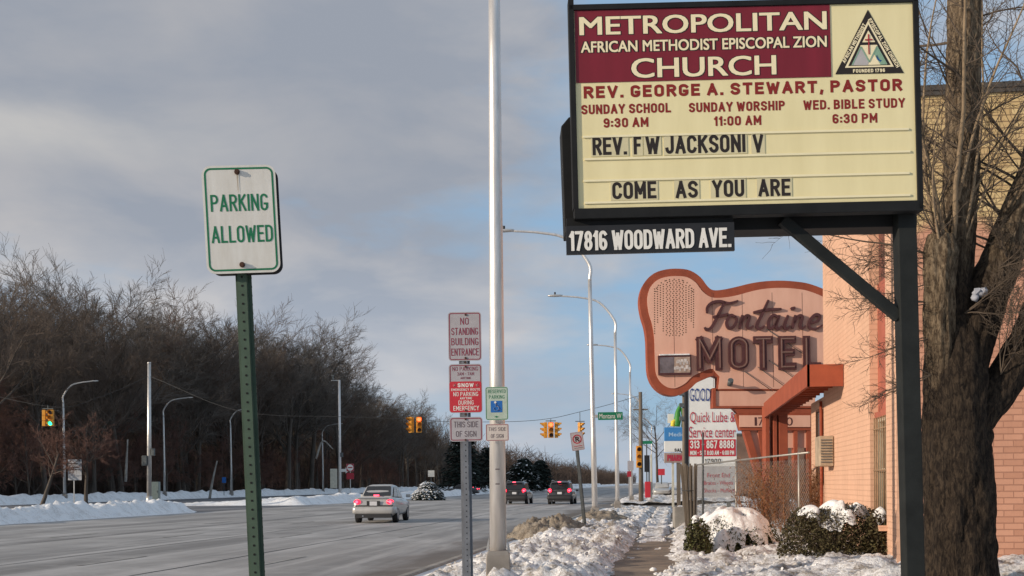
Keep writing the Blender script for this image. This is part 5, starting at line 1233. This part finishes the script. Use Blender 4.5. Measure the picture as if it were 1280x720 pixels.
# ================================================================== BUSHES, FENCE, RIGHT FOREGROUND
def bush(name, label, px, d, w, h, depth, m, seed, snow=True, cover=.75, n=5200, z0=.1, leaf=.035, thick=.075, cat='bush'):
    rg = random.Random(seed); f = G(px, d, z0); t = thing(name, label, cat, (f.x, f.y, z0), YAW)
    b = MB()
    for i in range(110):
        a = rg.random()*6.28; e = Vector((math.cos(a)*w*.46*rg.random(), math.sin(a)*depth*.46*rg.random(), h*rg.uniform(.4, .97))); b.tube([(e.x*.15, e.y*.15, 0), (e.x*.6, e.y*.6, e.z*.55), e], [.014, .009, .004], 4, cap=False)
    b.build('stems', M['twig_dark'], t, fix=False)
    def top(x, y): 
        q = (2*x/w)**2+(2*y/depth)**2
        return h*max(0, 1-q**1.5)**.42*(1+.14*noise.noise((x*2.5+seed, y*2.5, 0))) if q < 1 else 0
    b = MB()
    for i in range(n):
        while True:
            x, y = rg.uniform(-w/2, w/2), rg.uniform(-depth/2, depth/2); H = top(x, y)
            if H > .02: break
        z = H*(1-rg.random()**1.6*.95) if rg.random() < .75 else H*rg.random()
        c = Vector((x, y, z)); u = Vector((rg.uniform(-1, 1), rg.uniform(-1, 1), rg.uniform(-1, 1))).normalized(); v_ = u.orthogonal().normalized(); s_ = leaf*rg.uniform(.5, 1.3); u *= s_; v_ *= s_*.55
        b.add([c-u, c+v_, c+u, c-v_], [(0, 1, 2, 3)])
    b.build('foliage', m, t, fix=False)
    if snow:
        b = MB(); nr, na = 40, 120; g = {}
        for i in range(nr+1):
            for j in range(na):
                a = 2*math.pi*j/na; Rr = cover*(1+.28*noise.noise((math.cos(a)*1.7+seed, math.sin(a)*1.7, 2))+.16*noise.noise((math.cos(a)*6, math.sin(a)*6, seed))); u = i/nr
                x, y = math.cos(a)*w/2*Rr*u, math.sin(a)*depth/2*Rr*u
                hv = noise.noise((x*3.1, y*3.1, seed+8))+.25*noise.noise((x*5, y*5, seed+2)); z = top(x, y)+thick*(1-u**4)*(.9+.7*noise.noise((x*2.2, y*2.2, seed+4))+.25*billow(x, y, 4, seed))*sm(.26, -.12, hv)-.07*u**4-.15*sm(.0, .26, hv); g[i, j] = len(b.v); b.v.append((x, y, z))
        for i in range(nr):
            for j in range(na):
                b.f.append((g[i, j], g[i+1, j], g[i+1, (j+1) % na], g[i, (j+1) % na])); b.sm.append(True)
        b.build('snow_cap', M['snow'], t, fix=False)
    return t
bush('hedge_bush', 'rounded brown green bush with a snow cap against the motel wall', 1040, 20.3, 1.85, 1.05, 1.5, M['leaf'], 2, n=16000, cover=.66, leaf=.024, thick=.06)
bush('hedge_bush', 'bush almost buried under a thick mound of snow beside the path', 916, 24.6, 1.95, .78, 1.6, M['leaf_green'], 3, n=7000, leaf=.026, cover=.93, thick=.12)
bush('hedge_bush', 'small dark bush below the barred window at the wall', 1101, 19.8, .62, .95, .6, M['leaf'], 6, snow=True, cover=.35, n=2600, thick=.06)
bush('hedge_bush', 'low tuft of olive leaves poking from snow at the path edge', 872, 23.6, .55, .72, .5, M['leaf_green'], 9, snow=True, cover=.5, n=1500, thick=.08)
# dry orange shrubs in front of the canopy fins
rg = random.Random(31)
for i, (px, d, w, h) in enumerate(((955, 30, 1.2, 1.9), (990, 29, 1.4, 2.0), (1020, 28.4, .8, 1.7))):
    f = G(px, d, .2); t = thing('dry_shrub', ['leftmost of the tangled orange brown shrubs behind the chain link fence', 'dense orange brown shrub below the canopy fins', 'thin orange brown shrub beside the air conditioner'][i], 'shrub', (f.x, f.y, .2), YAW)
    a, c = MB(), MB()
    for k_ in range(26): grow(rg, Vector((rg.uniform(-.3, .3)*w, rg.uniform(-.3, .3), 0)), Vector((rg.uniform(-.5, .5), rg.uniform(-.4, .4), 1)), h*rg.uniform(.6, 1), .012, 0, a, c, dict(SH, n=[1, 8, 5], rmin=.004))
    for q in (): pass
    a.build('stems', M['dry'], t, fix=False)
    for k_ in range(2200):
        p = Vector((rg.gauss(0, .28)*w, rg.gauss(0, .25), h*rg.random()**1.4*.9)); u = Vector((rg.uniform(-1, 1), rg.uniform(-1, 1), rg.uniform(-1, 1)))*.028; c.add([p-u, p+u.orthogonal()*.7, p+u], [(0, 1, 2)])
    c.build('foliage', M['dry'], t, fix=False)
# chain link fence, with rolled sections leaning at its street end
fa, fb = G(870, 35.5, .1), G(1012, 27.2, .1)
ang = math.degrees(math.atan2(fb.y-fa.y, fb.x-fa.x)); FL = (fb-fa).length
fe = thing('chain_link_fence', 'chain link fence with pale posts in front of the orange shrubs', 'fence', (fa.x, fa.y, .1), ang)
za, zb = 1.95, 2.1
b = MB(); b.cyl((0, 0, za), (FL, 0, zb), .024, 8); b.build('top_rail', M['mesh_wire'], fe)
for u in (0, .42, .93):
    b = MB(); b.cyl((FL*u, 0, 0), (FL*u, 0, lerp(za, zb, u)+.04), .028 if u else .045, 10); b.build('post', M['mesh_wire'], fe)
b = MB(); s_ = .11; x = -2
while x < FL:
    for sg in (1, -1):
        a0, a1 = (x, x+2.0) if sg > 0 else (x+2.0, x); p0, p1 = Vector((a0, 0, .02)), Vector((a1, 0, za))
        lo_ = [p for p in (p0, p1)]
        def clip(p, q):
            if p.x > q.x: p, q = q, p
            if q.x <= 0 or p.x >= FL: return None
            if p.x < 0: p = p.lerp(q, -p.x/(q.x-p.x))
            if q.x > FL: q = p.lerp(q, (FL-p.x)/(q.x-p.x))
            return p, q
        r_ = clip(p0, p1)
        if r_: b.tube([r_[0], r_[1]], .0035, 3, cap=False)
    x += s_
b.build('wire_mesh', M['mesh_wire'], fe, fix=False)
f = G(861, 34.6, .1); rl = thing('fence_roll', 'bundle of rolled grey fence slats leaning at the end of the fence', 'fence roll', (f.x, f.y, .1), YAW)
for i in range(11):
    b = MB(); x = -.14+.042*i; b.bar((x*.55+.02, .06*math.sin(i*2.1), 0), (x*1.1-.07+.01*(i % 3), .08*math.sin(i*2.1), 1.98-.05*(i % 3)), .05, .02, up=(0, 1, 0)); b.build('slat', M['wood_post'], rl)
b = MB(); b.tube([(-.2+.06*i, -.1*math.sin(i*.5), 1.2) for i in range(8)], .01, 5); b.build('tie', M['wire'], rl)
f = G(880, 35, .1); t = thing('dark_stake', 'thin dark stake standing behind the end fence post', 'stake', (f.x, f.y, .1), YAW); b = MB(); b.cyl((0, .2, 0), (.02, .2, 2.9), .03, 6); b.build('shaft', M['darksteel'], t)
f = G(851, 36.5, .1); t = thing('concrete_block', 'low tan concrete block at the fence end beside the path', 'block', (f.x, f.y, .1), YAW); b = MB(); b.box((0, 0, .35), (.45, .4, .7)); b.build('body', M['kerb'], t, .03)

# sandy heap of ploughed snow by the kerb
hc = G(692, 32, 0)
def heap(x, y):
    u, v_ = (x-hc.x)/1.25, (y-hc.y)/1.6; q = u*u+v_*v_
    return .03+.44*max(0, 1-q)**.9*(1+.4*fbm(x, y, 1.5, 4, 3))+(.20*billow(x, y, 3.0, 4)+.10*billow(x, y, 9.0, 4) if q < 1 else -.4)
field('dirty_snow_heap', arange(hc.x-1.35, hc.x+1.35, .04), arange(hc.y-1.7, hc.y+1.7, .05), heap, M['snow_dirty'], 'stuff')['label'] = 'sandy brown heap of ploughed snow beside the kerb'
hc2 = G(753, 41, 0)
def heap2(x, y):
    u, v_ = (x-hc2.x)/1.1, (y-hc2.y)/2.6; q = u*u+v_*v_
    return .05+.42*max(0, 1-q)**.9*(1+.35*fbm(x, y, 1.5, 4, 6))+(.2*billow(x, y, 3.0, 7) if q < 1 else -.4)
field('dirty_snow_heap', arange(hc2.x-1.2, hc2.x+1.2, .05), arange(hc2.y-2.7, hc2.y+2.7, .07), heap2, M['snow_dirty'], 'stuff')['label'] = 'longer brown ridge of ploughed snow at the foot of the lamp with the street name'

# ================================================================== BUSINESS SIGNS DOWN THE STREET
def board_sign(name, label, px, d, z0, cat='sign'):
    f = G(px, d, z0); t = thing(name, label, cat, (f.x, f.y, z0), YAW); return t, wm(t).inverted()
def brd(t, inv, d, name, x0, y0, x1, y1, m, ya=0, yb_=.3, par=None):
    a, c = inv @ P(x0, y1, d), inv @ P(x1, y0, d); b = MB(); b.box(((a.x+c.x)/2, (ya+yb_)/2, (a.z+c.z)/2), (abs(c.x-a.x), yb_-ya, abs(c.z-a.z))); return b.build(name, m, par or t)
QD = 55.0
qs, qi = board_sign('lube_sign', 'tall white quick lube sign with red band behind the chain link fence', 890, QD, 0)
brd(qs, qi, QD, 'cabinet', 860, 452, 920, 622, M['white_ad'], 0, .35)
brd(qs, qi, QD, 'cabinet_edge', 857.6, 451, 859.9, 624, M['black'], -.02, .37)
rb = brd(qs, qi, QD, 'red_band', 861, 549, 919.5, 570.5, M['red_ad'], -.02, .0)
brd(qs, qi, QD, 'lower_panel', 861, 582.5, 919.5, 621, mat('grey_lower_panel', (.44, .43, .43), .6, 0, .15, 3), -.012, .0)
def qt(s, cx, cy, w, h, m, bold=.02, y=-.03): return letters(qs, s, (cx, cy, w, h), m, y, 'lettering', bold=0, D=QD, th=None if s.upper() != s or s == 'GOOD' else max(.5, h*.14))
qt('GOOD', 875, 493.5, 26, 16, M['navy_text'], .01)
qt('Quick Lube &', 890.5, 522.5, 56, 15.5, M['red_text'], .03); qt('Service center', 890.5, 540, 58, 14, M['red_text'], .02)
qt('313 - 867 8888', 890, 555.5, 55, 10, M['white_text'], .03); qt('MON - SAT 8:00 AM - 6:00 PM', 890, 566, 55, 5.5, M['white_text'], .02); qt('17900', 891, 576.5, 20, 6, M['black_text'], .02)
qt('Front End', 898, 594, 28, 5.5, M['red_text'], 0); qt('Brakes - Wheels', 898, 603.5, 36, 5, M['red_text'], 0); qt('Shocks - Mufflers', 899, 613, 38, 5, M['red_text'], 0)
for x in (-.8, .8): b = MB(); b.box((x, .17, .3), (.16, .16, .6)); b.build('leg', M['darksteel'], qs)
BD = 74.0
bs_, bi = board_sign('pharmacy_sign', 'blue and white shop sign with a pharmacy board below down the street', 848, BD, 0)
bb_ = brd(bs_, bi, BD, 'blue_board', 831, 534, 864, 551, M['sky_blue']); brd(bs_, bi, BD, 'white_board', 831, 551.2, 864, 565, M['white_ad']); brd(bs_, bi, BD, 'pharmacy_board', 831, 566, 866, 578.5, mat('dull_tan_board', (.34, .25, .21), .6, 0, .2, 2))
letters(bs_, 'Medical', (848, 543, 24, 5), mat('pale_blue_letters', (.35, .52, .7), .5, 0, 0), -.01, 'lettering', D=BD); letters(bs_, 'PHARMACY', (849.5, 572.3, 31, 8), M['red_text'], -.01, 'lettering', th=1.5, D=BD); letters(bs_, 'SALON', (851, 562.5, 16, 4), M['black_text'], -.01, 'lettering', th=.9, D=BD)
for px, w, m in ((841.6, .13, M['ivory']), (848.6, .22, M['wood_post']), (857, .22, M['wood_post'])):
    v = bi @ P(px, 600, BD); z = (bi @ P(px, 578.5, BD)).z; b = MB(); b.box((v.x, .15, z/2), (w, w, z)); b.build('leg', m, bs_)
# lettered shop fronts far down on the right
for i, (x0, x1, d, zt_, m, lb) in enumerate(((2.0, 14, 105, 5.5, 'brown_wall', 'brown single storey shop beyond the pharmacy sign'), (1.6, 14, 135, 4.2, 'grey_wall', 'low grey shop farther down the right side of the street'), (1.0, 14, 190, 6.5, 'brown_wall', 'farthest brown shop on the right side of the street'))):
    t = thing('shop_building', lb, 'building', (x0, d, 0)); b = MB(); b.box(((x1-x0)/2, 9, zt_/2), (x1-x0, 18, zt_)); b.build('wall', M[m], t)
    b = MB(); b.box(((x1-x0)/2, 9, zt_+.1), (x1-x0+.2, 18.2, .2)); b.build('roof', M['roof_edge'], t)
    for k_ in range(3): b = MB(); b.box((-.02, 2.5+6*k_, 1.6), (.06, 4, 1.9)); b.build('window', M['glass'], t)
    b = MB(); b.box((-.45, 9, 3.1), (.9, 16, .2)); b.build('awning', M['red_panel_old'], t)
t, ti = board_sign('small_pink_sign', 'small crimson sign on a dark wall far down the pavement', 827, 100, 0); brd(t, ti, 100, 'panel', 823, 586, 831, 594, M['red_ad'], 0, .15); brd(t, ti, 100, 'post', 826.4, 594, 827.6, 605, M['darksteel'], .05, .12)
t, ti = board_sign('red_newspaper_box', 'red upright panel box beside a white post at the crossing', 810, 68, .1, 'newspaper box'); brd(t, ti, 68, 'body', 807, 602, 813, 622, M['red_ad'], 0, .35); brd(t, ti, 68, 'post', 813.6, 568, 815.2, 624, M['ivory'], .1, .17)
t, ti = board_sign('crossing_sign', 'small white and red signs on a pale post before the crossing', 786.5, 70, .1, 'road sign'); brd(t, ti, 70, 'post', 786, 576, 787.4, 622, M['galv'], .05, .1); brd(t, ti, 70, 'upper_plate', 784.5, 576, 792, 588, M['sign_grey'], 0, .03); brd(t, ti, 70, 'lower_plate', 784, 589, 789, 596, M['red_ink'], 0, .03)
t, ti = board_sign('street_name_sign', 'far green street name sign on a thin post beyond the crossing', 808, 95, 0, 'street sign'); brd(t, ti, 95, 'plate', 802, 551, 815.5, 555, M['street_green'], 0, .03); brd(t, ti, 95, 'post', 808, 555, 809, 612, M['darksteel'], .0, .08)
t, ti = board_sign('dark_signal_box', 'dark signal heads hanging at the far side of the crossing', 809, 90, 0, 'signal'); brd(t, ti, 90, 'housing', 806, 569, 812, 590, M['black'], 0, .3); brd(t, ti, 90, 'post', 811, 575, 812.4, 616, M['darksteel'], .1, .2)
# inflatable tube figure in green and yellow above the shop sign
VD = 66.0; v = P(847, 533, VD)
t = thing('inflatable_tube', 'green and yellow inflatable advertising tube above the blue shop sign', 'inflatable', v, YAW); 
b = MB(); b.tube(spline([(-.05, 0, 0), (.0, 0, .4), (.02, .0, .8), (.16, 0, 1.15), (.1, 0, 1.25)], 5), flin([.18, .2, .13, .09, .05], 5), 10); b.tube(spline([(.3, 0, -.05), (.34, 0, .5), (.22, 0, 1.0)], 5), flin([.1, .12, .08], 5), 8); b.build('tube', M['green_vinyl'], t)
b = MB(); b.tube(spline([(-.28, -.05, 0), (-.24, -.05, .22), (-.1, -.05, .36)], 5), flin([.12, .13, .06], 5), 8); b.build('skirt', M['yellow_vinyl'], t)
b = MB(); b.box((-.35, .2, .45), (.34, .05, .5)); b.build('backing_card', M['white_ad'], t)
tp, H = pole('utility_pole', 'dark wooden pole behind the lube sign', 'pole', 856, 63, 478, .13, M['wood_post'], 0)
b = MB()
for z in (H-.6, H-1.2, H-1.9): b.box((0, -.1, z), (.5, .25, .2))
b.build('meter_boxes', M['darksteel'], tp)
for o in bpy.data.objects:
    if '_m' in o: del o['_m']
